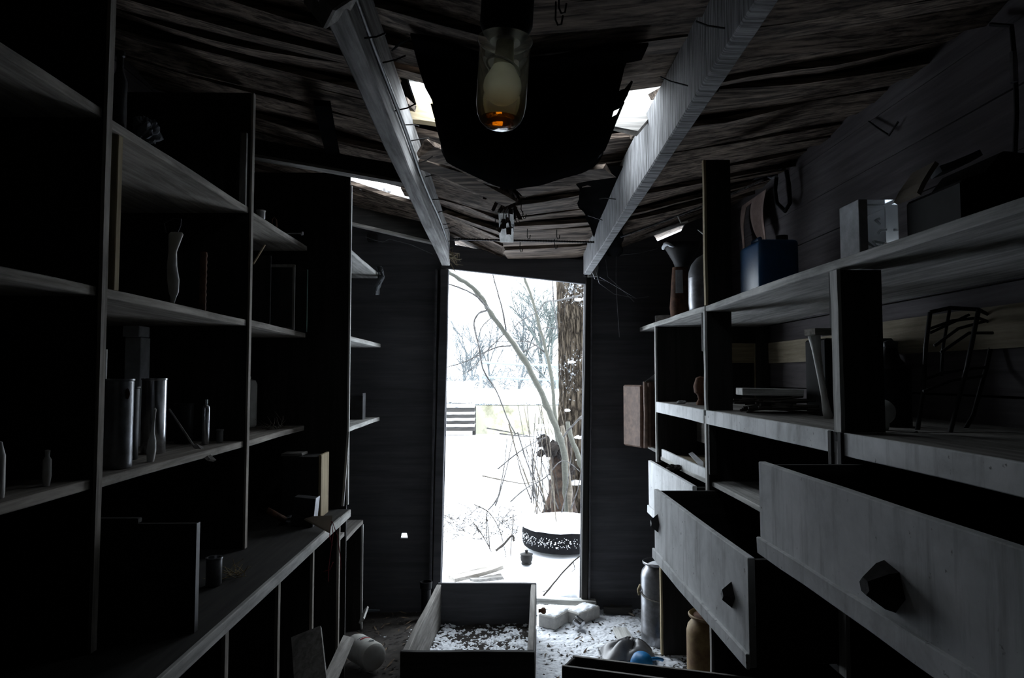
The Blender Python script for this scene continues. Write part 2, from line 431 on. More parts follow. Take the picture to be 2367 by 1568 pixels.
# header board
m = MB().prism([(HB0.x - .05, HB0.z), (HB1.x + .04, HB1.z - .004), (HT1.x + .03, HT1.z), (.05, HT0.z - .075), (HT0.x - .03, HT0.z)], .035, Matrix.Translation((0, YF - .036, 0)))
struct(m.build('trim_1', 'inner_panel', origin=(.1, YF, 1.95), bevel=.003), 'slipped header board above the doorway')
m = MB().prism([(-.34, 2.06), (.57, 2.02), (.57, 2.20), (.30, 2.19), (.16, 2.20), (.13, HT0.z - .075), (-.27, HT0.z - .02), (-.29, 2.30), (-.34, 2.32)], .02, Matrix.Translation((0, YF + .002, 0)))
m.build('panel', 'inner_panel', wf)
# jamb posts
def jamb(name, px0, px1, w, y, mat, off, label):
    a, b = at(px0, 1400, YF), at(px1, 625, YF)
    m = MB().board((a.x + off, y, -.02), (b.x + off, y, b.z), w, .05, up=(0, 1, 0), n=10, warp=.004, wv=.003)
    return struct(m.build(name, mat, origin=(a.x + off, y, 0), bevel=.004), label)
jamb('trim_2', 1020, 1040, .05, YF - .026, 'inner_panel', -.028, 'dark leaning door post opposite the big tree')
jamb('trim_3', 1008, 1024, .016, YF - .03, 'inner_panel', -.035, 'thin batten beside the leaning door post')
jamb('trim_4', 1340, 1351, .036, YF - .026, 'dark_wood_z', .02, 'dark door post beside the tree')
jamb('trim_5', 1355, 1362, .012, YF - .03, 'inner_panel', .012, 'thin batten beside the dark door post')
# sill
struct(MB().board((-.38, YF + .06, -.012), (.52, YF + .06, -.02), .16, .03, n=8, warp=.01, wv=.004).build('trim_6', 'dark_wood_x', origin=(.07, YF + .06, 0)), 'worn door sill')

# ------------------------------------------------------------------ roof: cross planks, felt above, holes
HOLE = (-.30, .50, 2.03, 2.52)
roof = struct(empty('ceiling', (0, 1.6, 2.15)), 'sagging roof of rotten boards laid across the shed')
y = YB; k = 0
while y < YF + .12:
    w = U(.095, .135); yc = y + w / 2
    spans = [(-XW - .05, .03 + U(-.02, .02)), (.03 + U(-.015, .02), XW + .05)]
    if HOLE[2] < yc < HOLE[3]:
        spans = [(-XW - .05, HOLE[0] + U(-.03, .02)), (HOLE[1] + U(-.02, .04), XW + .05)]
    elif 3.40 < yc < 3.58:
        spans = [(-XW - .05, -.80 + U(-.04, .02)), (-.50 + U(-.04, .05), .03), (.03, XW + .05)]
    for (x0, x1) in spans:
        n = max(2, int((x1 - x0) / .14)); tilt = U(-.10, .16)
        dz = U(-.004, .028); m = MB()
        far = 0
        m.board((x0, yc, zr(x0, yc) + .012 + dz), (x1, yc, zr(x1, yc) + .012 + dz - far), w - U(.002, .016), .02,
                up=(0, tilt, 1), n=n, warp=.030, rag=.012, wv=.007)
        m.v = [v + V(0, 0, -drop(v.x, v.y) + (zr(v.x, yc) - zr(x0, yc) - (zr(x1, yc) - zr(x0, yc)) * (v.x - x0) / (x1 - x0))) for v in m.v]
        m.build('plank', 'roof_wood_x', roof)
    y += w; k += 1
for k in range(7):
    c = V(-.78 + .05 * k + U(-.02, .02), 3.63 + U(-.02, .03), 0); c.z = zr(c.x, c.y) + .035; s_ = U(.016, .034); mm = MB(); W = 10
    for j in range(7):
        for i in range(W):
            a = 6.2832 * i / W; b_ = math.pi * (j / 6 - .5); d = V(math.cos(a) * math.cos(b_), math.sin(a) * math.cos(b_), math.sin(b_)); q = 1 + .5 * n3(d, 2.2, k)
            mm.v.append(c + d * s_ * q)
    for j in range(6):
        for i in range(W): mm.f.append([j * W + i, j * W + (i + 1) % W, (j + 1) * W + (i + 1) % W, (j + 1) * W + i])
    mm.build('snow_clump', 'snow', roof)
# broken planks drooping at the far edge of the hole
for a, b, w in ((at(975, 338, 2.42), at(1178, 428, 2.72), .085), (at(975, 372, 2.55), at(1180, 470, 2.86), .07), (at(1205, 440, 2.78), at(1405, 395, 2.6), .08)):
    MB().board(a, b, w, .018, up=(0, .25, 1), n=8, warp=.02, rag=.02, wv=.006).build('plank', 'roof_wood_x', roof)
fl = MB()
def felt(u, v):
    x = -XW - .08 + (2 * XW + .16) * u; yy = YB - .05 + (YF + .25 - YB) * v
    return V(x, yy, zr(x, yy) - drop(x, yy) + .075 + .012 * n3((x, yy, 1), 3))
def felt_keep(u, v):
    x = -XW - .08 + (2 * XW + .16) * u; yy = YB - .05 + (YF + .25 - YB) * v
    if HOLE[0] - .02 < x < HOLE[1] + .03 and HOLE[2] - .03 < yy < HOLE[3] + .02: return False
    if -.84 < x < -.44 and 3.38 < yy < 4.0: return False
    return True
fl.sheet(felt, 60, 104, .01, felt_keep).build('felt', 'tar', roof)
# hooks and staples driven into the boards
def on_roof(px, py, off=0.0):
    for k in range(240):
        Y = 1.0 + k * .0135; p = at(px, py, Y)
        if p.z >= zr(p.x, p.y) - drop(p.x, p.y) - off: return p
    return p
for px, py in ((1212, 497), (1222, 545), (1290, 545), (1285, 568), (1148, 520), (1205, 575), (1300, 12), (1292, 40), (1655, 200)):
    p = on_roof(px, py, .03); r = .011
    pts = [p + V(-r * .6, 0, .035), p + V(-r * .7, 0, -.005), p + V(-r * .2, 0, -.018), p + V(r * .5, 0, -.016), p + V(r * .8, 0, .004)]
    MB().tube(pts, .0022, 5).build('hook', 'black_iron', roof)
# pale board nailed along the valley of the roof and rot hanging above it
a, b = on_roof(1171, 488, .036), on_roof(1171, 556, .036)
MB().board(a, b, .072, .024, n=5, warp=.004, wv=.003).build('patch_board', 'pale_wood_y', roof, bevel=.003)
rm = MB()
for k in range(46):
    p = on_roof(R.gauss(1174, 14), U(428, 508), .02); q = p + V(U(-.05, .05), U(-.08, .04), U(-.075, .0))
    rm.board(p + V(0, 0, .02), q, U(.006, .026), .005, up=(U(-1, 1), U(-1, 1), 1), n=3, warp=.012, rag=.006)
for k in range(10):
    p = on_roof(R.gauss(1180, 10), U(470, 510), .02); q = p + V(U(-.02, .02), -.02, -U(.03, .10))
    rm.tube([p + V(0, 0, .02), p.lerp(q, .5) + V(U(-.01, .01), 0, 0), q], [.003, .0025, .001], 4)
o = rm.build('rotten_splinters', 'rot', roof); o['kind'] = 'stuff'
# loose boards lying over the holes outside
for a, b, w, mt in ((at(915, 245, 2.40), at(1040, 262, 2.45), .20, 'tan_wood_x'), (at(1432, 300, 2.2), at(1540, 170, 2.5), .12, 'grey_wood_x'), (at(920, 180, 2.75), at(1010, 176, 2.75), .06, 'pale_wood_x')):
    MB().board(a, b, w, .016, up=(0, -.75, .7), n=5, warp=.01, rag=.01, wv=.006).build('loose_board', mt, roof)

# ------------------------------------------------------------------ beams
def nails(parent, pts, d, L=.05):
    for p in pts:
        q = p + d * L + V(U(-.012, .012), U(-.012, .012), U(-.012, .02))
        MB().tube([p - d * .015, p.lerp(q, .6), q + V(0, 0, U(-.01, .01))], .0022, 5).build('nail', 'black_iron', parent)
def beam(name, label, A, B, w, h0, h1, mat):
    """A and B: centre of the underside at the near and far end"""
    root = struct(empty(name, (A.x, A.y, A.z)), label)
    m = MB(); n = 22; so = U(0, 50)
    for i in range(n + 1):
        q = i / n; c = A.lerp(B, q); h = h0 + (h1 - h0) * q
        ch = .006 * noise.noise(V(q * 9, so, 0)); ch2 = .006 * noise.noise(V(q * 7, so, 5))
        for (x, z) in ((-w / 2 + ch, ch2), (w / 2 + ch2, ch), (w / 2, h), (-w / 2, h)):
            m.v.append(c + V(x, 0, z))
        if i:
            o = (i - 1) * 4
            for k in range(4): m.f.append([o + k, o + 4 + k, o + 4 + (k + 1) % 4, o + (k + 1) % 4])
    m.f.append([0, 1, 2, 3]); e = n * 4; m.f.append([e + 3, e + 2, e + 1, e])
    m.build('timber', mat, root, bevel=.004)
    return root
LA, LB = V(-.328, -.9, 2.145), V(-.324, 4.12, 2.055)
bl = beam('roof_beam', 'long grey roof beam with conduit and bent nails on its inner side', LA, LB, .05, .19, .20, 'beam_wood')
RA, RB = V(.497, -.9, 2.196), V(.522, 4.10, 2.0)
br = beam('roof_beam', 'saw-marked grey roof beam, rope looped over it', RA, RB, .045, .15, .24, 'sawn_beam')
nails(bl, [V(-.302, yy, 2.14 + U(0, .06)) for yy in (1.28, 1.5, 1.72, 1.95, 2.15, 2.3, 2.45, 2.75, 3.0, 3.25, 3.5, 3.75, 3.95)], V(1, -.15, .05), .055)
nails(br, [V(.482, yy, 2.15) for yy in (1.45, 1.75, 2.9, 3.3, 3.7)], V(-1, -.1, .1), .06)
# conduit along the inner face of the first beam
pts = []
for i in range(26):
    q = i / 25; yy = 1.0 + q * 3.05; pts.append(V(-.294 - .003 * math.sin(q * 14), yy, 2.20 - .075 * q - .02 * math.sin(q * 5)))
c_ = MB().tube(pts, .0065, 8).build('conduit', 'dark_tin', bl, smooth=True)
# splintered far end of that beam
sm = MB()
for k in range(14):
    p = V(-.30 + U(-.01, .02), 4.08 + U(-.05, .03), 2.08 + U(-.03, .07)); sm.tube([p, p + V(U(.0, .05), U(-.03, .03), U(-.05, .02)), p + V(U(.02, .08), U(-.05, .03), U(-.07, .0))], [.004, .003, .001], 5)
o = sm.build('splinters', 'tan_wood_y', bl); o['kind'] = 'stuff'
# near short beam piece at upper left
o = MB().board(at(740, -40, 1.30), at(792, 28, 1.32), .085, .07, n=3).build('roof_block', 'grey_wood_y', bl, bevel=.004)
# sloping cross joists on the left
for a, b, h, lab in ((V(-1.40, 2.95, 2.435), V(-.34, 2.95, 2.255), .07, 'dark cross joist, the nearer of two running to the conduit beam'),
                (V(-1.40, 3.75, 2.41), V(-.33, 3.75, 2.165), .09, 'dark cross joist, the farther of two running to the conduit beam')):
    jr_ = struct(empty('cross_joist', (-.9, a.y, 2.3)), lab)
    MB().board(a, b, .05, h, n=8, warp=.004).build('timber', 'dark_wood_x', jr_, bevel=.003)
    d = V(0, -.001, -h / 2 - .006); MB().board(a + d, b + d, .062, .012, n=8, warp=.003).build('batten', 'grey_wood_x', jr_)
# dark strip of wood under the left boards
MB().board(V(-.60, 2.30, 2.315), V(-.735, 3.05, 2.345), .055, .02, n=5, warp=.005).build('strip', 'tar', roof)

# tar paper that has dropped through the roof hole
def tarp(u, v):
    x = -.225 + .60 * u
    yy = 1.70 + 1.0 * v
    sag = math.sin(math.pi * min(1, max(0, (v - .12) / .88)) ** .8)
    side = max(0, math.sin(math.pi * min(1, max(0, u)))) ** .28
    z = zr(x, yy) - .014 + (.02 if v > .9 else 0) - .185 * sag * (.45 + .55 * side) + .012 * n3((u * 3, v * 3, 0), 1.5)
    x += (.5 - u) * .06 * sag
    return V(x, yy - .04 * sag, z)
tp = MB().sheet(tarp, 30, 34, .006, lambda u, v: not (u > .93 and n3((0, v * 11, 0), 1) > .1) and not (u < .05 and n3((3, v * 9, 0), 1) > .2))
t_ = tp.build('tar_paper', 'tar', origin=(.1, 2.1, 2.0), smooth=True)
tag(t_, 'black tar paper sagging through the roof hole behind the lamp', 'tar paper')
# ragged ribbon of it hanging to the sawn beam end
def ribbon(u, v):
    ctr = [(1395, 385), (1390, 430), (1383, 475), (1398, 520), (1412, 560), (1418, 592)]
    f = v * 5; i = min(4, int(f)); f -= i
    px = ctr[i][0] * (1 - f) + ctr[i + 1][0] * f; py = ctr[i][1] * (1 - f) + ctr[i + 1][1] * f
    w = (44 * (1 - v) ** .6 + 12) * (1 + .45 * n3((u * 2, v * 9, 2), 1.0))
    return at(px + (u - .5) * 2 * w, py, 2.75 + 1.15 * v + .03 * math.sin(u * 6))
tag(MB().sheet(ribbon, 10, 26, .006).build('tar_ribbon', 'tar', origin=at(1395, 480, 3.3)), 'torn black tar ribbon hanging against the saw-marked beam', 'tar paper')

# ------------------------------------------------------------------ lamp under the roof
lp = at(1155, 300, 1.33); lx, ly, lz = lp.x, 1.33, lp.z
lamp = thing('jar_lamp', 'glass jar ceiling lamp with white bulb and brown water', 'lamp', (lx, ly, lz))
tl = Matrix.Rotation(math.radians(3.5), 4, 'Y') @ Matrix.Rotation(math.radians(1.0), 4, 'X')
H, r = .178, .0495
outer = [(.0, 0), (.014, .0005), (.028, .005), (.039, .015), (.046, .030), (r, .050), (r + .0005, .10), (r + .001, H - .022), (r + .0015, H - .012), (r + .0045, H - .006), (r + .0055, H - .002), (r + .0045, H)]
inner = [(r + .002, H), (r - .002, H - .012), (r - .0025, .052), (.0432, .032), (.0365, .018), (.026, .0085), (.013, .0045), (0, .004)]
MB().lathe(outer, 40, tl, open_top=True).build('glass_jar', 'lamp_glass', lamp, smooth=True, local=True)
wi = [(0, .0046), (.0130, .0051), (.0262, .0092), (.0362, .0182), (.0385, .0215), (0, .0215)]
MB().lathe(wi, 40, tl).build('brown_water', 'amber_water', lamp, smooth=True, local=True, auto=40)
bc = .086
bulb = [(0, bc - .0375)] + [(.0375 * math.sin(a), bc - .0375 * math.cos(a)) for a in [i * math.pi / 14 for i in range(1, 11)]]
bulb += [(.024, bc + .034), (.0205, bc + .040), (0, bc + .041)]
MB().lathe(bulb, 32, tl).build('bulb', 'bulb_glass', lamp, smooth=True, local=True)
MB().lathe([(0, bc + .0405), (.0205, bc + .0405), (.019, bc + .06), (.0175, bc + .085), (.0165, bc + .11), (0, bc + .11)], 24, tl).build('lampholder', 'lampholder', lamp, smooth=True, local=True, auto=40)
ring = [(.033 * math.cos(a), .033 * math.sin(a), bc + .036 - .012 * math.cos(a - .5)) for a in [i * math.pi / 12 for i in range(25)]]
MB().tube([tl @ V(*p) for p in ring], .0026, 6).build('wire_ring', 'black_plastic', lamp, smooth=True, local=True)
top = zr(lx, ly) - lz
MB().lathe([(.0, H - .004), (.030, H - .004), (.044, H + .012), (.052, H + .03), (.052, top - .06), (.03, top - .04), (.03, top + .004), (0, top + .004)], 28, tl).build('cap', 'black_plastic', lamp, smooth=True, local=True, auto=35)
MB().tube([V(.0, 0, top - .05), V(-.05, .02, top - .02), V(-.09, .05, top - .01)], .006, 6).build('cable', 'black_plastic', lamp, local=True)

# ------------------------------------------------------------------ left: workbench and shelving
XB = -1.415
bench = thing('workbench', 'long pale-edged workbench along the shelving side, worktop with open compartments below', 'workbench', (-1.04, 1.7, 0))
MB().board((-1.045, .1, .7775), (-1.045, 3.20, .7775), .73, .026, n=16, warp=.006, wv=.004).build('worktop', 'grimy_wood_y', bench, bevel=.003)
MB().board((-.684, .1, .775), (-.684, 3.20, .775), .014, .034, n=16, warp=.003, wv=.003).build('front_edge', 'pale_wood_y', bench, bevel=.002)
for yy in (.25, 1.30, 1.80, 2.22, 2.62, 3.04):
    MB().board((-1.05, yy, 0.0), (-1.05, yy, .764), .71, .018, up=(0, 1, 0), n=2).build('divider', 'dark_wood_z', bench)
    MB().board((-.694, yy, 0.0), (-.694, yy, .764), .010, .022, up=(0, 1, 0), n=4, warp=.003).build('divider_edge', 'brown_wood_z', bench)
for z, y0, y1 in ((.10, 2.63, 3.03), (.68, 3.05, 3.2)):
    MB().board((-1.05, y0, z), (-1.05, y1, z), .69, .018, n=2).build('shelf', 'grey_wood_y', bench)

SX = -.90
su = thing('shelving_unit', 'tall dark shelving standing on the workbench, three tiers of warped shelves', 'shelving', (-1.15, 1.6, .79))
for yy, top in ((.62, 2.42), (1.574, 2.40), (2.49, 2.425)):
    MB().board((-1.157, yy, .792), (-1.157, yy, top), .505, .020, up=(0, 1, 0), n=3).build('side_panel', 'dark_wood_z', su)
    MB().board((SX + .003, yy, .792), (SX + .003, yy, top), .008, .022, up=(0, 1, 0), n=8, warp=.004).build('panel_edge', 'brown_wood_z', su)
for (y0, y1) in ((.03, .61), (.632, 1.563), (1.585, 2.479), (2.501, 3.24)):
    for z, tilt, mt in ((1.990, -.004, 'brown_wood_y'), (1.588, .0, 'brown_wood_y'), (1.157, .0, 'brown_wood_y')):
        MB().board((-1.157, y0, z + tilt), (-1.157, y1, z - tilt), .505, .022, n=9, warp=.004, wv=.002).build('shelf', mt, su, bevel=.002)
MB().board((-.922, 1.650, 1.60), (-.922, 1.650, 1.975), .026, .022, up=(0, 1, 0), n=3).build('cleat', 'tan_wood_z', su, bevel=.002)
MB().tube([at(586, 610, 2.62), at(612, 567, 2.75)], .004, 6).build('prop_stick', 'tan_wood_z', su)

s3 = thing('shelving_unit', 'narrow shelving against the end wall beyond the workbench, pale shelf ends', 'shelving', (-1.05, 3.7, .0))
MB().board((-1.06, 3.262, .80), (-1.06, 3.262, 2.36), .70, .018, up=(0, 1, 0), n=3).build('side_panel', 'dark_wood_z', s3)
MB().board((-.706, 3.262, .80), (-.706, 3.262, 2.30), .008, .020, up=(0, 1, 0), n=8, warp=.003).build('panel_edge', 'pale_wood_z', s3)
MB().board((-1.06, 3.262, .0), (-1.06, 3.262, .80), .70, .018, up=(0, 1, 0), n=3).build('side_panel', 'dark_wood_z', s3)
for z in (1.985, 1.575, 1.145):
    MB().board((-1.06, 3.275, z), (-1.06, 4.10, z), .71, .022, n=6, warp=.004, wv=.003).build('shelf', 'pale_wood_y', s3, bevel=.002)
MB().board((-1.08, 3.275, .585), (-1.08, 3.92, .585), .64, .022, n=6, warp=.003).build('shelf', 'grey_wood_y', s3, bevel=.002)
MB().board((-1.08, 3.91, .0), (-1.08, 3.91, .572), .64, .016, up=(0, 1, 0), n=2).build('side_panel', 'dark_wood_z', s3)
MB().board((-.762, 3.91, .0), (-.762, 3.91, .572), .010, .018, up=(0, 1, 0), n=4, warp=.003).build('panel_edge', 'pale_wood_z', s3)
MB().board((-.72, 3.23, .80), (-.70, 3.235, 1.14), .010, .012, up=(0, 1, 0), n=6, warp=.004).build('batten', 'pale_wood_z', s3)

# ------------------------------------------------------------------ right: drawer cabinet
FX = .85
cab = thing('drawer_cabinet', 'long pale shelving cabinet with pulled-out drawers opposite the workbench', 'cabinet', (1.13, 2.3, 0))
UC = (FX + XW) / 2; UW = XW - FX - .01
def upright(yy, z0, z1, x0=FX, t=.022, edge='pale_wood_z', ew=.024, x1=XW):
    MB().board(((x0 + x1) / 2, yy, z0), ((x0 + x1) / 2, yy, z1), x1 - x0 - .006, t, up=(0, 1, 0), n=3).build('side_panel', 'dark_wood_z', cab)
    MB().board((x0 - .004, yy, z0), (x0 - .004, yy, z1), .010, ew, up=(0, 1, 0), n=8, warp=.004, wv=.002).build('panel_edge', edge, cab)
upright(.62, 0, 1.664)
upright(1.72, .665, 1.235, ew=.036); upright(1.72, 1.258, 1.664, x1=.96, ew=.036)
upright(2.83, .665, 1.235); upright(2.83, 1.258, 1.664, x1=.955)
upright(2.845, 1.690, 2.30, x0=.86, x1=.965, edge='tan_wood_z')
upright(3.73, .665, 1.664)
upright(2.77, 0.0, .645, x0=.84, edge='grey_wood_z')
upright(3.54, 0.0, .645, x0=.82, edge='tan_wood_z')
upright(1.72, 0.0, .645, x0=.86, edge='grey_wood_z')
for yy, z0, z1, dx in ((1.745, 1.52, 1.665, .0), (1.75, 1.13, 1.26, -.01), (1.695, 1.14, 1.26, -.012), (2.865, 1.50, 1.66, -.002), (2.80, 1.0, 1.26, 0)):
    MB().board((FX + dx + .01, yy, z0), (FX + dx + .01, yy, z1), .03, .02, up=(0, 1, 0), n=2).build('cleat', 'dark_wood_z', cab, bevel=.002)
for (y0, y1) in ((.45, 2.835), (2.842, 4.17)):
    MB().board((UC - .002, y0, 1.676), (UC - .002, y1, 1.676), UW + .01, .024, n=14, warp=.008, wv=.004).build('shelf', 'pale_wood_y', cab, bevel=.002)
bays = ((.632, 1.709), (1.731, 2.819), (2.841, 3.719))
for k, (y0, y1) in enumerate(bays):
    MB().board((UC, y0, 1.247), (UC, y1, 1.247), UW - .01, .02, n=8, warp=.004).build('shelf', 'grey_wood_y', cab, bevel=.002)
    MB().board((FX - .003, y0 + .002, 1.231), (FX - .003, y1 - .002, 1.231), .014, .056, n=8, warp=.003, wv=.002).build('front_lip', 'painted_front', cab, bevel=.002)
    MB().board((UC, y0, .957), (UC, y1, .957), UW - .01, .02, n=8, warp=.004).build('shelf', 'pale_wood_y', cab, bevel=.003)
    MB().board((UC, y0, .655), (UC, y1, .655), UW - .01, .018, n=4).build('shelf', 'dark_wood_y', cab)
MB().board((1.12, 3.742, .985), (1.12, 4.16, .985), .52, .02, n=5, warp=.004).build('shelf', 'pale_wood_y', cab, bevel=.002)
# rails nailed along the wall at the back of the middle tier
for (y0, y1, z, h) in ((1.62, 2.60, 1.535, .12), (2.61, 3.58, 1.515, .105)):
    MB().board((1.404, y0, z), (1.404, y1, z), h, .014, up=(1, 0, 0), n=4, warp=.004).build('rear_board', 'tan_wood_y', cab)
MB().board((1.25, 3.712, 1.52), (1.395, 3.712, 1.52), .105, .012, up=(0, 1, 0), n=3).build('rear_board', 'tan_wood_x', cab)
MB().board((1.385, 3.63, 1.26), (1.385, 3.63, 1.655), .05, .05, up=(0, 1, 0), n=2).build('rear_post', 'dark_wood_z', cab)
MB().board((1.375, 3.695, 1.26), (1.375, 3.695, 1.57), .014, .014, up=(0, 1, 0), n=2).build('rear_post', 'tan_wood_z', cab)
MB().board((1.385, 1.70, 1.26), (1.385, 1.70, 1.655), .05, .05, up=(0, 1, 0), n=2).build('rear_post', 'dark_wood_z', cab)
# inner board and shallow tray in the far bay
MB().board((1.06, 2.86, 1.12), (1.06, 3.70, 1.12), .14, .014, up=(1, 0, 0), n=5, warp=.003).build('inner_board', 'grey_wood_y', cab)
MB().board((.868, 2.86, .985), (.868, 3.70, .985), .045, .012, up=(1, 0, 0), n=5, warp=.003).build('tray_front', 'painted_front', cab, bevel=.002)
MB().board((1.02, 2.86, .972), (1.02, 3.70, .972), .30, .008, n=5).build('tray_floor', 'tan_wood_y', cab)
MB().board((.98, 2.45, .04), (.98, 2.70, .045), .25, .022, n=3).build('base_board', 'grey_wood_x', cab)

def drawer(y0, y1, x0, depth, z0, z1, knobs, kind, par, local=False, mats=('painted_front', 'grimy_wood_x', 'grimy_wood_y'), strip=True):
    """front faces -x at x0; sides run back to x0+depth"""
    d = empty('drawer', ((x0 + depth / 2), (y0 + y1) / 2, z0) if not local else (0, 0, 0), parent=par)
    if par is not None and not local: d.location = Vector(d.location) - wloc(par)
    L = local
    MB().board((x0 + .009, y0, (z0 + z1) / 2 - .0), (x0 + .009, y1, (z0 + z1) / 2), z1 - z0, .018, up=(1, 0, 0), n=8, warp=.003, wv=.0015).build('drawer_front', mats[0], d, bevel=.002, local=L)
    if strip:
        MB().board((x0 - .004, y0 + .002, z0 + .014), (x0 - .004, y1 - .002, z0 + .016), .040, .010, up=(1, 0, 0), n=8, warp=.003, wv=.003).build('bottom_strip', mats[0], d, bevel=.002, local=L)
    for yy in (y0 + .012, y1 - .012):
        MB().board((x0 + .018, yy, (z0 + z1) / 2), (x0 + depth, yy, (z0 + z1) / 2), z1 - z0 - .012, .016, up=(0, 1, 0), n=4, warp=.002).build('drawer_side', mats[1], d, bevel=.0015, local=L)
    MB().board((x0 + depth, y0, (z0 + z1) / 2), (x0 + depth, y1, (z0 + z1) / 2), z1 - z0 - .014, .014, up=(1, 0, 0), n=4, warp=.002).build('drawer_back', mats[2], d, bevel=.0015, local=L)
    MB().box(x0 + .018, x0 + depth, y0 + .01, y1 - .01, z0 + .012, z0 + .02).build('drawer_bottom', mats[2], d, local=L)
    for (ky, kz) in knobs:
        m = MB(); X = x0
        if kind == 'diamond':
            for s_, xx in ((.034, X + .001), (.013, X - .026)):
                for a in range(4):
                    an = a * math.pi / 2; m.v.append(V(xx, ky + s_ * .8 * math.cos(an), kz + s_ * 1.05 * math.sin(an)))
            for a in range(4): m.f.append([a, (a + 1) % 4, 4 + (a + 1) % 4, 4 + a])
            m.f.append([0, 1, 2, 3]); m.f.append([7, 6, 5, 4])
        else:
            for s_, xx in ((.046, X + .001), (.040, X - .014), (.016, X - .040)):
                for a in range(6):
                    an = a * math.pi / 3 + .2; m.v.append(V(xx, ky + s_ * .95 * math.cos(an), kz + s_ * .85 * math.sin(an)))
            for l_ in (0, 6):
                for a in range(6): m.f.append([l_ + a, l_ + (a + 1) % 6, l_ + 6 + (a + 1) % 6, l_ + 6 + a])
            m.f.append([0, 1, 2, 3, 4, 5]); m.f.append([17, 16, 15, 14, 13, 12])
        m.build('knob', 'black_iron' if kind == 'diamond' else 'rotten_black', d, bevel=0, local=L)
    return d
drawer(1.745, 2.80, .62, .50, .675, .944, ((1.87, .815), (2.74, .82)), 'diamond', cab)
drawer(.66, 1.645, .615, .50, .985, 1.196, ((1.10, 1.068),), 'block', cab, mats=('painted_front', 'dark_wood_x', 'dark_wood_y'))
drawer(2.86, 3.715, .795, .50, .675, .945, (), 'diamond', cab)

# ------------------------------------------------------------------ boxes on the floor
fd = thing('loose_drawer', 'big dark wooden drawer lying on the floor before the doorway, snow inside', 'drawer', (.0, 3.2, 0.0), 0)
N0, N1 = atZ(926, 1505, .275), atZ(1236, 1505, .275); F0, F1 = atZ(1008, 1348, .275), atZ(1240, 1348, .275)
def wallq(name, a, b, z0, z1, t, mat, par):
    a = V(a.x, a.y, 0); b = V(b.x, b.y, 0)
    return MB().board(a + V(0, 0, (z0 + z1) / 2), b + V(0, 0, (z0 + z1) / 2), z1 - z0, t, up=(b - a).cross(V(0, 0, 1)), n=8, warp=.004, wv=.002).build(name, mat, par, bevel=.003)
wallq('front', N0, N1, .015, .275, .024, 'dark_wood_x', fd)
wallq('back', F0 + V(.01, 0, 0), F1, .05, .275, .022, 'inner_panel', fd)
wallq('side', N0 + V(.016, .02, 0), F0 + V(.016, -.01, 0), .01, .27, .026, 'grey_wood_y', fd)
wallq('side', N1 + V(-.016, .02, 0), F1 + V(-.016, -.01, 0), .01, .27, .026, 'grey_wood_y', fd)
mb = MB(); mb.v = [V(N0.x, N0.y, .03), V(N1.x, N1.y, .03), V(F1.x, F1.y, .03), V(F0.x, F0.y, .03), V(N0.x, N0.y, .018), V(N1.x, N1.y, .018), V(F1.x, F1.y, .018), V(F0.x, F0.y, .018)]
mb.f = [[0, 1, 2, 3], [7, 6, 5, 4], [0, 4, 5, 1], [1, 5, 6, 2], [2, 6, 7, 3], [3, 7, 4, 0]]; mb.build('bottom', 'dark_wood_y', fd)
MB().lathe([(.010, 0), (.009, .012), (.016, .020), (.018, .030), (.010, .038)], 12, Matrix.Translation((F1.x + .002, F1.y - .16, .18)) @ Matrix.Rotation(math.pi / 2, 4, 'Y')).build('knob', 'rust', fd, smooth=True)
# litter and snow lying in it
def in_drawer(u, v):
    a = N0.lerp(N1, .06 + .88 * u); b = F0.lerp(F1, .06 + .88 * u); return a.lerp(b, .03 + .94 * v)
def dheap(u, v):
    p = in_drawer(u, v); return V(p.x, p.y, .060 + .016 * n3((p.x, p.y, 0), 7) + .008 * n3((p.x, p.y, 4), 26))
tag(MB().sheet(dheap, 40, 60, .006).build('drawer_litter', 'litter_dark', origin=in_drawer(.5, .5), smooth=True), 'dark leaf litter filling the loose drawer', 'litter', kind='stuff')
def dsnow(u, v):
    p = in_drawer(u, v); h = n3((p.x, p.y, 5), 9) * .008 + n3((p.x, p.y, 9), 40) * .009 + n3((p.x, p.y, 2), 95) * .010 + .007 * min(1, (1 - v) * 2.2) - .0015
    return V(p.x, p.y, .060 + h + .016 * n3((p.x, p.y, 0), 7))
tag(MB().sheet(dsnow, 130, 210, .001).build('drawer_snow', 'snow', origin=in_drawer(.5, .5), smooth=True), 'thin crusty snow over the litter in the loose drawer', 'snow', kind='stuff')
a, b = in_drawer(.09, .05), in_drawer(.16, .30); tag(MB().board(V(a.x, a.y, .10), V(b.x, b.y, .098), .026, .014, n=4, warp=.004).build('batten', 'pale_wood_y', origin=(a.x, a.y, .09)), 'pale batten lying along the inner side of the loose drawer', 'batten')
a, b = in_drawer(.44, .03), in_drawer(.52, .20); tag(MB().board(V(a.x, a.y, .100), V(b.x, b.y, .098), .10, .012, n=4, warp=.004).build('wood_scrap', 'tan_wood_y', origin=(a.x, a.y, .09)), 'square tan wood scrap lying in the loose drawer', 'wood scrap')

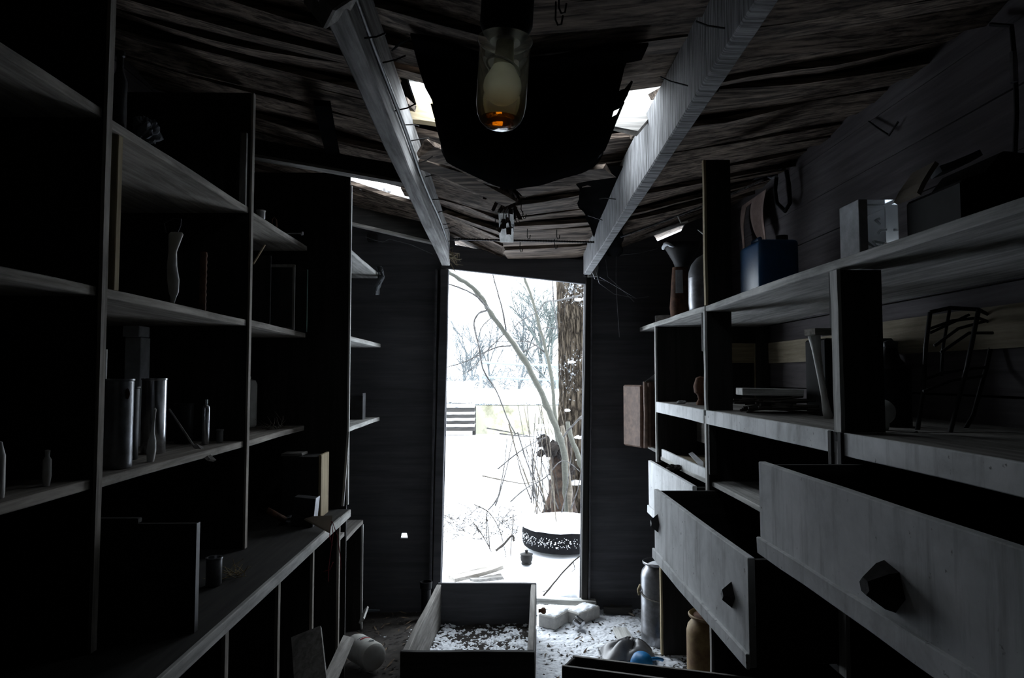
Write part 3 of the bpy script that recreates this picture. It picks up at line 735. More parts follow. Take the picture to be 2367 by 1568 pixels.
A0, A1 = atZ(1324, 1518, .26), atZ(1560, 1547, .26); dv = (A1 - A0).normalized(); A1 = A0 + dv * .95
nv_ = V(-dv.y, dv.x, 0) * -1; B0, B1 = A0 + nv_ * .105 - dv * .02, A1 + nv_ * .105
nb = thing('trough_box', 'narrow dark wooden trough at the foot of the drawer cabinet', 'box', (A0.x, A0.y, 0))
wallq('side', A0, A1, .0, .26, .014, 'dark_wood_x', nb); wallq('side', B0, B1, .0, .26, .016, 'dark_wood_x', nb)
wallq('end', A0 + dv * .008, B0 + dv * .008, .0, .26, .014, 'dark_wood_x', nb); wallq('end', A1, B1, .0, .26, .014, 'dark_wood_x', nb)
for a, b in ((A0, A1), (B0, B1)):
    MB().board(V(a.x, a.y, .2615), V(b.x, b.y, .2615), .012, .003, n=10, warp=.001).build('lit_edge', 'grey_wood_x', nb)  # paler strips: the light on the top edges is put into the colour

# ------------------------------------------------------------------ things on the shelves
S1, S2, S3, BT = 2.002, 1.600, 1.169, .7915                 # left shelf tops and bench top
T1, T2, T3 = 1.689, 1.258, .968                             # right shelf tops
def lathe_thing(name, label, cat, loc, prof, mat, n=20, tilt=0.0, rz=0.0, group=None, wob=None, auto=35):
    Mt = Matrix.Rotation(rz, 4, 'Z') @ Matrix.Rotation(tilt, 4, 'Y')
    o = MB().lathe([(r, z) for r, z in prof], n, Mt, wob).build(name, mat, origin=None, smooth=True, auto=auto)
    o.location = loc
    return tag(o, label, cat, group)
def can_prof(r, h, lip=.002):
    return [(0, 0), (r - .002, 0), (r, .003), (r, h - .006), (r + lip, h - .004), (r + lip, h), (r - .003, h), (r - .004, h - .012), (0, h - .013)]
def tube_prof(r, h): return [(0, 0), (r * .9, 0), (r, .002), (r, h * .8), (r * .85, h * .86), (r * .45, h * .9), (r * .45, h), (0, h)]
def spot(px, py, X, z): p = atX(px, py, X); return V(X, p.y, z)

# left, third tier (long open shelf)
p = V(-.955, 1.76, S3)
c = thing('tall_tin', 'tall tarnished tin with a rust spot on the lowest shelf over the workbench', 'tin', p)
MB().lathe(can_prof(.033, .222), 24).build('body', 'dull_steel', c, smooth=True, auto=35, local=True)
MB().lathe([(0, 0), (.012, 0), (.014, .003), (.0, .004)], 12, Matrix.Translation((.026, -.018, .185)) @ Matrix.Rotation(math.radians(55), 4, 'Z') @ Matrix.Rotation(math.pi / 2, 4, 'Y')).build('rust_spot', 'rust', c, local=True)
lathe_thing('tall_tin', 'tall bright steel tin beside the tarnished one on the lowest shelf over the workbench', 'tin', V(-1.035, 2.10, S3), can_prof(.034, .222), 'steel', 28)
lathe_thing('tall_tin', 'short rusty tin between the two tall tins', 'tin', V(-1.02, 1.93, S3), can_prof(.026, .20), 'dark_tin', 20)
lathe_thing('brush', 'small pale brush standing before the tall tins', 'brush', V(-.935, 1.885, S3), [(0, 0), (.009, 0), (.012, .03), (.010, .055), (.005, .075), (.003, .11), (.004, .14), (0, .145)], 'white_plastic', 12, tilt=.06)
ct = thing('carton', 'tall grey carton with lid behind the tall tins', 'carton', V(-1.19, 2.30, S3))
sbox('body', 'paper', ct, -.028, .024, -.03, .03, 0, .355, local=True); sbox('lid', 'paper', ct, -.034, .02, -.036, .032, .356, .392, local=True)
lathe_thing('glass_rod', 'thin pale glass tube standing by the first tall tin', 'tube', V(-1.05, 1.86, S3), [(0, 0), (.006, 0), (.006, .30), (0, .30)], 'white_plastic', 10)
lathe_thing('steel_tube', 'slim bright steel bottle standing alone on the lowest shelf over the workbench', 'bottle', V(-.985, 2.35, S3), tube_prof(.012, .15), 'steel', 16)
lathe_thing('dark_tin', 'dim squat tin behind the slim steel bottle', 'tin', V(-1.08, 2.40, S3), can_prof(.03, .135), 'dark_tin', 20)
lathe_thing('small_cup', 'tiny dark cup beside the slim steel bottle', 'cup', V(-.965, 2.42, S3), can_prof(.011, .045), 'grey_plastic', 14)
sc = thing('scoop', 'long-handled scoop leaning over the edge of the lowest shelf over the workbench', 'scoop', V(-.93, 2.20, S3 + .002))
h0, h1 = at(391, 946, 2.24), at(455, 1042, 2.24)
MB().tube([h0, h0.lerp(h1, .5), h1], .0035, 6).build('handle', 'grey_wood_z', sc)
q = [at(448, 1030, 2.235), at(462, 1036, 2.24), at(494, 1068, 2.15), at(480, 1066, 2.14), at(456, 1048, 2.2)]
mb = MB(); mb.v = q + [v + V(.003, .012, .004) for v in q]; mb.f = [[0, 1, 2, 3, 4], [9, 8, 7, 6, 5]] + [[k, 5 + k, 5 + (k + 1) % 5, (k + 1) % 5] for k in range(5)]
mb.build('blade', 'grey_wood_y', sc)
lathe_thing('glue_tube', 'wide pale squeeze tube at the near end of the lowest shelf', 'tube', V(-.945, 1.335, S3), [(0, 0), (.010, 0), (.011, .01), (.010, .08), (.006, .095), (.004, .105), (0, .107)], 'white_plastic', 14)
lathe_thing('glue_tube', 'slim white squeeze tube next to the wide one on the lowest shelf', 'tube', V(-.945, 1.475, S3), [(0, 0), (.006, 0), (.0085, .02), (.008, .055), (.004, .062), (.005, .074), (0, .076)], 'white_plastic', 14)
lathe_thing('plastic_canister', 'creamy plastic canister half hidden by a shelf panel', 'canister', V(-1.128, 3.12, S3), [(0, 0), (.036, 0), (.042, .008), (.043, .19), (.036, .208), (.016, .214), (.016, .226), (0, .226)], 'white_plastic', 20)

# left, second tier
ts = thing('crushed_bottle', 'crushed white plastic bottle with wire loop on the middle shelf over the workbench', 'bottle', V(-.928, 1.965, S2))
def squash(p, a):
    z = p.z; s = .005 * math.sin(z * 31 + .6) + .03 * z; return V(p.x * (.85 + .2 * math.sin(z * 40)) + s, p.y * .7, z)
MB().lathe([(0, 0), (.006, 0), (.008, .02), (.013, .035), (.018, .07), (.020, .11), (.014, .15), (.017, .185), (.019, .20), (.016, .205), (0, .20)], 18, None, squash).build('body', 'white_plastic', ts, smooth=True, local=True)
MB().tube([V(-.02, 0, .205), V(-.026, .0, .232), V(.0, .0, .246), V(.022, .0, .244), V(.020, 0, .225), V(.012, 0, .205)], .0018, 6).build('wire_loop', 'black_iron', ts, local=True)
lathe_thing('spool', 'ridged brown spool stack beside the crushed bottle', 'spool', V(-.928, 2.17, S2), [(0, 0)] + [(.0115 if k % 2 else .0095, .186 * k / 18) for k in range(19)] + [(0, .186)], 'rust', 14)
tag(sbox('wood_sheet', 'dark_wood_z', None, -1.15, -.915, 2.766, 2.772, S2, 1.88, origin=(-1.03, 2.769, S2)), 'thin dark sheet standing on the middle shelf over the workbench before the panes', 'sheet')
pf = thing('framed_pane', 'framed glass pane standing between sheets on the middle shelf over the workbench', 'pane', V(-.98, 3.06, S2))
for args in ((-1.06, -.905, S2 + .278, S2 + .29), (-1.06, -.905, S2, S2 + .01), (-1.06, -1.05, S2 + .01, S2 + .278), (-.915, -.905, S2 + .01, S2 + .278)):
    sbox('frame_bar', 'grey_wood_z', pf, args[0], args[1], 3.055, 3.065, args[2], args[3], bevel=.001)
sbox('glass', 'clear_glass', pf, -1.05, -.915, 3.058, 3.062, S2 + .01, S2 + .278, bevel=0)
tag(sbox('glass_sheet', 'clear_glass', None, -1.15, -.893, 3.205, 3.211, S2, S2 + .29, bevel=0, origin=(-1.03, 3.2, S2)), 'bare glass pane with a bright painted green edge on the middle shelf over the workbench', 'pane')
sbox('painted_edge_glow', 'edge_glow_green', bpy.data.objects['glass_sheet'], -.8925, -.890, 3.2045, 3.2115, S2, S2 + .29, bevel=0)  # thin strip added so the pane's edge looks bright

# left, top tier
def crumple(name, label, cat, c, s, mat, seed=0, flat=.7, n=14):
    m = MB(); 
    def fn(u, v):
        a = 2 * math.pi * u; b = math.pi * (v - .5)
        d = V(math.cos(a) * math.cos(b), math.sin(a) * math.cos(b), math.sin(b))
        r = 1 + .55 * n3(d, 1.7, seed) + .3 * n3(d, 4.5, seed + 3)
        return V(d.x * s[0] * r, d.y * s[1] * r, d.z * s[2] * r * flat)
    W = n * 2
    for j in range(n + 1):
        for i in range(W): m.v.append(fn(i / W, j / n))
    for j in range(n):
        for i in range(W): m.f.append([j * W + i, j * W + (i + 1) % W, (j + 1) * W + (i + 1) % W, (j + 1) * W + i])
    lo = min(v.z for v in m.v); m.v = [v - V(0, 0, lo) for v in m.v]
    o = m.build(name, mat, smooth=False); o.location = c; return tag(o, label, cat)
crumple('crumpled_rag', 'crumpled grey rag on the topmost shelf over the workbench', 'rag', V(-.93, 1.80, S1), (.03, .035, .045), 'grey_rag', 3.1)
lathe_thing('dark_bottle', 'tall dark bottle in the corner of the topmost shelf over the workbench', 'bottle', V(-1.0, 1.80, S1), [(0, 0), (.018, 0), (.019, .004), (.019, .17), (.008, .20), (.008, .235), (.012, .238), (.012, .25), (0, .25)], 'dark_tin', 18)
tag(MB().board(V(-.915, 2.452, S1), V(-.915, 2.452, 2.266), .022, .012, up=(0, 1, 0), n=4, warp=.003).build('slat', 'grey_wood_z', origin=(-.915, 2.452, S1)), 'short grey slat standing upright at the end of the topmost shelf over the workbench', 'slat')
lathe_thing('small_jar', 'little pale jar on the topmost shelf over the workbench past the slat', 'jar', V(-.922, 2.66, S1), can_prof(.016, .034), 'white_plastic', 14)
tag(MB().tube([V(-.925, 2.80, S1), V(-.925, 2.80, S1 + .03), V(-.918, 2.805, S1 + .042), V(-.911, 2.81, S1 + .03), V(-.911, 2.812, S1)], .003, 6).build('staple', 'rust', origin=(-.92, 2.8, S1)), 'bent rusty staple standing on the topmost shelf over the workbench', 'staple')
bo = thing('long_bolt', 'long bolt sticking out over the edge of the topmost shelf over the workbench', 'bolt', V(-.95, 2.95, S1 + .003))
MB().tube([V(-.99, 2.95, S1 + .005), V(-.85, 2.95, S1 + .005)], .0028, 8).build('shank', 'dull_steel', bo)
MB().tube([V(-.85, 2.95, S1 + .005), V(-.842, 2.95, S1 + .005)], .0085, 6).build('head', 'dull_steel', bo)
def tuft(name, label, cat, c, n, L, mat, r=.0012, flat=.4):
    m = MB()
    for k in range(n):
        d = V(U(-1, 1), U(-1, 1), U(0, flat * 2)).normalized(); a = c + V(U(-.03, .03), U(-.03, .03), .003)
        b = a + d * U(.4, 1) * L * .6; e = b + (d + V(U(-.7, .7), U(-.7, .7), U(-.4, .4))) * L * .4
        e.z = max(e.z, c.z + .002); b.z = max(b.z, c.z + .002)
        m.tube([a, b, e], [r, r, r * .5], 4)
    return tag(m.build(name, mat, origin=c), label, cat, kind='stuff')
tuft('dry_twigs', 'tuft of dry twigs on the lowest shelf over the workbench past the canister', 'twigs', V(-.96, 2.98, S3), 26, .07, 'stem_tan')
tuft('straw_wisp', 'wisp of straw on the workbench by the little tin', 'straw', V(-.80, 2.14, BT), 22, .06, 'straw')

# shelving by the end wall
tb = thing('open_tin', 'dark open tin box with painted lit side on the lowest shelf by the end wall', 'tin', V(-.80, 3.86, 1.157))
for a in ((-.85, -.75, 3.82, 3.824, 0, .13), (-.85, -.75, 3.90, 3.904, 0, .13), (-.85, -.846, 3.824, 3.90, 0, .13), (-.754, -.75, 3.824, 3.90, 0, .145)):
    sbox('side', 'dark_tin' if a[1] != -.75 or a[0] == -.85 else 'dull_steel', tb, a[0], a[1], a[2], a[3], 1.157 + a[4], 1.157 + a[5], bevel=.001)  # side towards the door is steel: light on it set by colour
sbox('bottom', 'dark_tin', tb, -.846, -.754, 3.824, 3.90, 1.157, 1.161, bevel=0)
lathe_thing('grey_tube', 'grey tube standing beside the open tin by the end wall', 'tube', V(-.735, 3.36, 1.157), [(0, 0), (.010, 0), (.010, .17), (0, .17)], 'dull_steel', 12)
m = MB().sheet(lambda u, v: at(868 + 14 * u + 6 * math.sin(v * 5) + 4 * n3((u, v * 3, 0), 2), 616 + 66 * v, 3.98 + .04 * math.sin(u * 5 + v * 3)), 5, 14, .003, lambda u, v: n3((u * 2, v * 5, 1), 1.3) < .28)
tag(m.build('torn_rag', 'grey_rag', origin=at(876, 640, 4.0)), 'torn grey rag hanging from the shelf end by the end wall', 'rag')
ls = thing('wall_socket', 'small dark light socket with a thin cable on the end wall', 'socket', at(862, 552, 4.18))
MB().box(-.03, .03, -.03, .012, -.02, .025).build('body', 'dark_tin', ls, local=True, bevel=.004)
MB().tube([at(845, 548, 4.15), at(868, 556, 4.14), at(885, 560, 4.15), at(900, 553, 4.16), at(950, 566, 4.17), at(1000, 588, 4.16)], .0025, 5).build('cable', 'dull_steel', ls)

# on the workbench
wbx = thing('wooden_box', 'flat wooden box with tan edge standing on the far end of the workbench', 'box', V(-.83, 3.08, BT))
sbox('body', 'dark_wood_z', wbx, -.93, -.775, 3.0, 3.13, BT, BT + .26); sbox('edge_board', 'tan_wood_z', wbx, -.774, -.762, 2.998, 3.132, BT, BT + .268)
MB().board(V(-.94, 3.06, BT + .266), V(-.85, 3.06, BT + .268), .09, .012, n=3).build('lid', 'grey_wood_x', wbx, bevel=.002)
tn = thing('dark_tin_box', 'dark tin box leaning beside the flat wooden box', 'tin', V(-.79, 2.86, BT))
Mr = Matrix.Rotation(.10, 4, 'Y')
MB().box(-.05, .034, -.03, .03, 0, .115, Mr).build('body', 'dark_tin', tn, local=True, bevel=.002); MB().box(.035, .040, -.032, .032, 0, .118, Mr).build('lit_side', 'dull_steel', tn, local=True, bevel=.001)  # door-facing side in brighter metal, its edge light put into the colour
m = MB().tube([V(-.93, 2.82, BT + .07), V(-.90, 2.84, BT + .045), V(-.87, 2.86, BT + .02)], [.012, .013, .014], 10); tag(m.build('pipe_stub', 'rust', origin=(-.9, 2.84, BT), smooth=True), 'short rusty pipe stub slanting on the workbench', 'pipe')
crumple('oily_rag', 'small dark rag on the workbench by the pipe stub', 'rag', V(-.855, 2.88, BT), (.035, .03, .022), 'grey_rag', 9.3)
q = [at(697, 1199, 2.84), at(768, 1196, 2.80), at(763, 1234, 2.72)]; mb = MB(); mb.v = q + [v + V(0, .004, .006) for v in q]; mb.f = [[0, 1, 2], [5, 4, 3], [0, 3, 4, 1], [1, 4, 5, 2], [2, 5, 3, 0]]
tag(mb.build('cardboard_flap', 'cardboard', origin=q[1]), 'triangular cardboard flap jutting from the workbench edge', 'cardboard')
st = thing('red_string', 'tangled red string hanging off the workbench corner', 'string', at(768, 1205, 2.74))
for pl in ([(766, 1205), (770, 1235), (765, 1270), (760, 1310), (759, 1345)], [(768, 1206), (780, 1240), (787, 1290), (788, 1318)], [(764, 1212), (762, 1240), (768, 1262)], [(770, 1300), (762, 1318), (748, 1322)]):
    MB().tube([at(x, y, 2.70 + .01 * k) for k, (x, y) in enumerate(pl)], .0016, 5).build('strand', 'red_string', st)
bx = thing('plywood_sheet', 'big dark plywood sheet standing on edge on the near half of the workbench', 'plywood', V(-.87, 1.70, BT))
sbox('sheet', 'dark_wood_x', bx, -1.03, -.725, 1.685, 1.70, BT, BT + .255); sbox('top_strip', 'grimy_wood_x', bx, -1.035, -.86, 1.682, 1.703, BT + .256, BT + .268); sbox('corner_strip', 'dark_tin', bx, -.724, -.721, 1.683, 1.702, BT, BT + .256, bevel=0)
lathe_thing('little_tin', 'little tin standing alone on the workbench by the straw', 'tin', V(-.83, 2.06, BT), can_prof(.022, .08), 'dull_steel', 18)

# under the workbench and on the floor by it
a, b = at(708, 1462, 2.50), at(725, 1640, 2.28); tag(MB().board(a, b, .105, .014, up=(0, -1, .4), n=4, warp=.003).build('leaning_board', 'grey_wood_z', origin=b), 'wide board leaning in a compartment below the workbench', 'board')
a, b = at(806, 1476, 3.0), at(762, 1575, 2.55); tag(MB().board(a, b, .05, .014, up=(.3, -1, .8), n=4, warp=.003).build('leaning_board', 'grey_wood_y', origin=b), 'narrow board sloping out below the workbench end', 'board')
a, b = at(846, 1408, 3.84), at(836, 1436, 3.70); tag(MB().board(a, b, .035, .01, up=(-.4, -1, .3), n=2).build('wood_scrap', 'pale_wood_y', origin=b), 'short white wood scrap poking from the shelf foot', 'wood scrap')
bt = thing('plastic_bottle', 'white printed plastic bottle lying on the floor by the workbench end', 'bottle', V(-.655, 3.42, .073))
Mb = Matrix.Translation((0, 0, 0)) @ Matrix.Rotation(math.radians(40), 4, 'Z') @ Matrix.Rotation(math.radians(-91), 4, 'X')
# local z of the lathe runs from the bottle base (towards the viewer) to the neck
MB().lathe([(0, 0), (.050, 0), (.062, .008), (.065, .02), (.065, .055), (.061, .062), (.061, .068), (.065, .075), (.065, .17), (.058, .195), (.03, .22), (.02, .225), (.02, .25), (0, .25)], 28, Mb @ Matrix.Translation((0, 0, -.11))).build('body', 'white_plastic', bt, smooth=True, local=True, auto=40)
def patch(a0, a1, z0, z1, mat, nm):
    m = MB().sheet(lambda u, v: Mb @ (V(.0662 * math.cos(3.35 + a0 + (a1 - a0) * u), .0662 * math.sin(3.35 + a0 + (a1 - a0) * u), z0 + (z1 - z0) * v - .11)), 6, 2, .0006)
    m.build(nm, mat, bt, local=True)
for k, (a0, a1) in enumerate(((1.00, 1.10), (1.13, 1.26), (1.29, 1.38), (1.41, 1.54), (1.57, 1.66), (1.69, 1.80))): patch(a0, a1, .092, .104, 'red_print', 'print')
for k in range(8):
    a0 = .9 + k * .13; patch(a0, a0 + .09, .112, .116, 'grey_print', 'print')
pts = [Mb @ V(.0664 * math.cos(4.77 + .19 * math.cos(t)), .0664 * math.sin(4.77 + .19 * math.cos(t)), .040 + .010 * math.sin(t) - .11) for t in [i * math.pi / 10 for i in range(21)]]
MB().tube(pts, .0012, 4).build('badge', 'grey_print', bt, local=True)
patch(1.30, 1.54, .0385, .0415, 'grey_print', 'print')
pp = thing('drain_pipe', 'dark upright drain pipe with flared collar by the door post', 'pipe', V(at(985, 1330, 4.06).x, 4.06, 0))
MB().lathe([(0, 0), (.027, 0), (.027, .17), (.034, .178), (.036, .205), (.036, .215), (.031, .215), (.030, .18), (.0, .178)], 24).build('body', 'black_plastic', pp, smooth=True, local=True, auto=35)
MB().lathe([(0, 0), (.031, 0), (.031, .02), (.027, .024), (0, .024)], 24).build('foot', 'black_plastic', pp, smooth=True, local=True, auto=35)
q = [atZ(849, 1396, .02), atZ(886, 1400, .012), atZ(880, 1402, .008), atZ(850, 1402, .006)]; mb = MB(); mb.v = [V(v.x, 4.15, v.z + .01) for v in q] + [V(v.x, 4.158, v.z + .012) for v in q]
mb.f = [[0, 1, 2, 3], [7, 6, 5, 4]] + [[k, 4 + k, 4 + (k + 1) % 4, (k + 1) % 4] for k in range(4)]; tag(mb.build('glass_shard', 'pipe_frost', origin=(mb.v[0].x, 4.15, .0)), 'long pale shard at the foot of the end wall', 'shard')

# ------------------------------------------------------------------ right: upper shelf
tag(MB().board(V(.89, 3.90, T1 + .024), V(.99, 3.84, T1 + .026), .06, .045, n=3, warp=.003).build('wood_block', 'grey_wood_x', origin=(.94, 3.87, T1), bevel=.002), 'small grey wood block at the far end of the upper cabinet shelf', 'block')
fn_ = thing('funnel_pot', 'dark pot with wide snowy funnel bowl on the upper cabinet shelf', 'pot', V(.945, 3.585, T1))
MB().lathe([(0, 0), (.050, 0), (.056, .06), (.046, .20), (.040, .275), (0, .275)], 24).build('pot', 'rust', fn_, smooth=True, local=True, auto=35)
MB().lathe([(.036, .276), (.045, .30), (.085, .365), (.098, .40), (.094, .402), (.08, .37), (.03, .30), (0, .295)], 28, Matrix.Rotation(.12, 4, 'X')).build('bowl', 'black_iron', fn_, smooth=True, local=True)
m = MB().sheet(lambda u, v: V((.043 - .004 * v) * math.cos(-2.2 + .9 * u) - .012, (.056 - .006 * v) * math.sin(-2.2 + .9 * u), .135 + .12 * v), 6, 4, .002); m.build('label', 'paper', fn_, local=True)
a0 = math.pi + .1
MB().tube([Matrix.Rotation(.12, 4, 'X') @ V(.096 * math.cos(a0 + t * .13), .096 * math.sin(a0 + t * .13), .382 + .01 * math.sin(t * .7)) for t in range(-3, 7)], [.004, .009, .011, .010, .012, .011, .009, .010, .007, .003], 8).build('rim_snow', 'snow', fn_, local=True, smooth=True)
jg = thing('demijohn', 'big grey demijohn with round shoulders behind an upright on the upper cabinet shelf', 'jug', V(.985, 3.22, T1))
MB().lathe([(0, 0), (.080, 0), (.093, .012), (.096, .05), (.096, .168), (0, .168)], 32).build('lower_body', 'dull_steel', jg, smooth=True, local=True, auto=50)
MB().lathe([(0, .169), (.096, .169), (.094, .195), (.082, .232), (.058, .262), (.028, .280), (.022, .29), (.020, .335), (.026, .34), (.026, .36), (0, .36)], 32).build('upper_body', 'grey_plastic', jg, smooth=True, local=True, auto=50)
MB().tube([V(.0, -.02, .35), V(-.03, -.02, .375), V(-.055, -.015, .395)], [.004, .005, .002], 6).build('spout', 'white_plastic', jg, local=True)
bc_ = thing('blue_canister', 'dark blue plastic canister on the upper cabinet shelf', 'canister', V(1.03, 2.62, T1))
MB().box(-.075, .075, -.11, .11, 0, .215).build('body', 'blue_plastic', bc_, local=True, bevel=.018, seg=3, smooth=True)
MB().lathe([(0, .2155), (.022, .2155), (.022, .235), (0, .235)], 16, Matrix.Translation((.03, -.06, 0))).build('cap', 'black_plastic', bc_, local=True)
MB().tube([V(-.03, .0, .214), V(-.03, .0, .235), V(-.03, .07, .235), V(-.03, .07, .214)], .009, 8).build('handle', 'blue_plastic', bc_, local=True, smooth=True)
pc = MB().sheet(lambda u, v: V(1.385 - .03 * abs(math.sin(u * 7)) * v - .01, 3.86 - .36 * u + .03 * math.sin(v * 4), 2.36 - (.22 + .05 * math.sin(u * 9)) * v), 16, 10, .003, lambda u, v: not (.28 < u < .42 and v > .12))
tag(pc.build('pink_cloth', 'pink_rag', origin=(1.37, 3.7, 2.2)), 'torn pinkish cloth hanging high on the board wall', 'cloth')
hs = thing('hose', 'looped black hose with pale fittings hanging on the board wall', 'hose', V(1.37, 3.35, 2.2))
def wp(px, py, X=1.375): return atX(px, py, X)
MB().tube([wp(1795, 410), wp(1792, 440), wp(1796, 470), wp(1815, 488), wp(1826, 470), wp(1824, 430), wp(1818, 395)], .010, 8).build('tube', 'black_plastic', hs, smooth=True)
for px, py in ((1776, 396), (1800, 384)):
    q_ = wp(px, py); MB().tube([q_, q_ + V(-.01, -.04, -.02)], .012, 8).build('fitting', 'dull_steel', hs); 
MB().tube([wp(1776, 408), wp(1785, 412), wp(1795, 408)], .008, 6).build('fitting', 'dull_steel', hs)
cp = thing('windowed_carton', 'pale carton with clear wrapped pack on the upper cabinet shelf', 'carton', V(1.06, 1.93, T1))
sbox('carton', 'paper', cp, .995, 1.02, 1.88, 1.99, T1, T1 + .20); sbox('wrapped_pack', 'clear_film', cp, 1.022, 1.12, 1.90, 1.98, T1, T1 + .205, bevel=.006)
for k in range(6):
    a = V(U(1.03, 1.10), 1.94, T1 + U(.03, .17)); MB().tube([a, a + V(U(-.03, .03), 0, U(-.02, .02)), a + V(U(.0, .05), .01, U(-.02, .02))], .004, 5).build('contents', 'white_plastic', cp)
ap = thing('appliance', 'black hooded appliance with tan flap on the upper cabinet shelf', 'appliance', V(1.18, 1.66, T1))
MB().prism([(-.12, 0), (.16, 0), (.16, .12), (.09, .22), (-.02, .23), (-.06, .18), (-.12, .16)], .22, Matrix.Translation((0, -.11, 0))).build('body', 'black_plastic', ap, local=True, bevel=.006)
MB().board(V(-.135, .08, .165), V(-.085, .08, .245), .10, .012, up=(-1, 0, 1), n=3, warp=.004).build('flap', 'cardboard', ap, local=True)
MB().board(V(-.05, .09, .235), V(.04, .07, .275), .07, .016, n=3, warp=.004).build('handle_bar', 'grey_rag', ap, local=True)
MB().board(V(-.14, -.12, .012), V(.17, -.12, .012), .02, .022, n=3).build('foot', 'dark_wood_x', ap, local=True)
tag(MB().tube([atX(2008, 281, 1.405), atX(2030, 297, 1.40), atX(2055, 313, 1.40), atX(2076, 282, 1.405)], .004, 6).build('bent_wire', 'black_iron', origin=atX(2055, 313, 1.40)), 'bent black wire hooked on the board wall', 'wire')
cv = thing('wall_cable', 'thin cable running down the board wall from the roof', 'cable', atX(2345, 200, 1.395))
MB().tube([V(1.40, 1.90, 2.40), atX(2338, 60, 1.40), atX(2346, 140, 1.40), atX(2350, 260, 1.40), atX(2344, 400, 1.40)], .006, 6).build('cord', 'black_plastic', cv)
MB().tube([atX(2342, 120, 1.39), atX(2344, 190, 1.39)], .009, 6).build('sleeve', 'dull_steel', cv)

# right: middle tier
cl_ = thing('painted_edge_light', 'curved white strip, painted edge light of a dark container on the middle cabinet shelf', 'painted edge light', at(1915, 966, 2.29))  # white strip added for the lit edge of a dark container
P = [at(1882, 776, 2.29), at(1887, 810, 2.29), at(1895, 860, 2.29), at(1905, 915, 2.29), at(1910, 945, 2.29), at(1915, 962, 2.29)]
P[-1].z = T2
MB().tube(P, [.020, .014, .011, .010, .013, .016], 10).build('edge_light_strip', 'white_plastic', cl_, smooth=True)
MB().board(P[0] + V(-.015, 0, .012), P[0] + V(.14, .03, .014), .06, .022, n=3).build('top_stub', 'brown_wood_x', cl_, bevel=.002)
tag(sbox('black_box', 'black_plastic', None, 1.12, 1.36, 2.36, 2.52, T2, T2 + .27, origin=(1.24, 2.44, T2), bevel=.006), 'black box behind the curved white strip of painted edge light', 'box')
sk = thing('stick_pile', 'pile of dark sticks under a pale board on the middle shelf', 'sticks', V(1.0, 2.55, T2))
for k in range(22):
    x0 = U(.88, .94); yy = U(2.44, 2.68); z0 = T2 + .006 + .050 * R.random()
    MB().tube([V(x0, yy, z0), V((x0 + 1.05) / 2, yy + U(-.05, .05), z0 + U(-.004, .008)), V(U(1.06, 1.24), yy + U(-.10, .06), z0 + U(-.004, .01))], U(.003, .006), 5).build('stick', 'twig', sk)
MB().board(V(.885, 2.55, T2 + .082), V(1.10, 2.53, T2 + .076), .10, .026, n=4, warp=.003).build('board', 'pale_wood_x', sk, bevel=.002)
rk = thing('wire_rack', 'dark bent wire rack tilting on the middle shelf near the big drawer', 'rack', V(1.2, 1.95, T2))
def rr(px, py, Y): return at(px, py, Y)
fr = [[(2150, 722), (2196, 712), (2262, 716), (2304, 738), (2280, 850), (2250, 960), (2215, 1020)], [(2150, 722), (2140, 800), (2135, 900), (2120, 1000)], [(2262, 716), (2235, 850), (2200, 985), (2185, 1045)],
      [(2196, 712), (2180, 800), (2176, 870)], [(2130, 880), (2180, 862), (2250, 852), (2280, 850)], [(2135, 905), (2200, 880), (2270, 870)], [(2150, 760), (2200, 742), (2260, 735), (2300, 750)], [(2160, 800), (2215, 760), (2280, 742)],
      [(2120, 1000), (2080, 1020), (2048, 1035)], [(2150, 770), (2240, 728)], [(2175, 815), (2240, 770), (2295, 770)]]
for k, pl in enumerate(fr):
    MB().tube([rr(x, y, 1.95 - .14 * (k % 3) * .5 - .10 * max(0, (y - 860)) / 180) for x, y in pl], .006 if k < 3 else .0045, 6).build('wire', 'black_iron', rk, smooth=True)
gl = thing('white_globe', 'small white globe on the middle shelf beside the wire rack', 'globe', V(.998, 1.80, T2))
MB().lathe([(0, 0), (.016, 0), (.018, .008), (.018, .012)] + [(.034 * math.sin(a), .046 - .034 * math.cos(a)) for a in [.55 + i * (math.pi - .55) / 12 for i in range(13)]], 28).build('globe', 'globe_glass', gl, smooth=True, local=True)
for k, (x, yy, r_, h, lab) in enumerate(((1.10, 1.93, .05, .23, 'black flask with round stoppers, the taller by the wire rack'), (1.05, 2.02, .035, .13, 'short black flask behind the white globe'))):
    o = thing('black_flask', lab, 'flask', V(x, yy, T2)); MB().lathe([(0, 0), (r_, 0), (r_, h * .7), (r_ * .5, h * .82), (r_ * .35, h * .95), (0, h * .95)], 20).build('body', 'black_plastic', o, smooth=True, local=True, auto=40)
    MB().lathe([(0, h * .95), (r_ * .35, h * .95), (r_ * .42, h * 1.02), (0, h * 1.06)], 14).build('stopper', 'dark_tin', o, smooth=True, local=True)
lathe_thing('brown_spool', 'brown cone-topped spool by the upright on the middle shelf', 'spool', V(.955, 3.28, T2), [(0, 0), (.022, 0), (.022, .01), (.012, .03), (.018, .05), (.030, .06), (.034, .09), (.022, .13), (0, .14)], 'rust', 18)
crumple('plaster_lump', 'small white plaster lump on the middle shelf of the far bay', 'lump', V(.90, 3.42, T2), (.022, .018, .012), 'paper', 5.5)

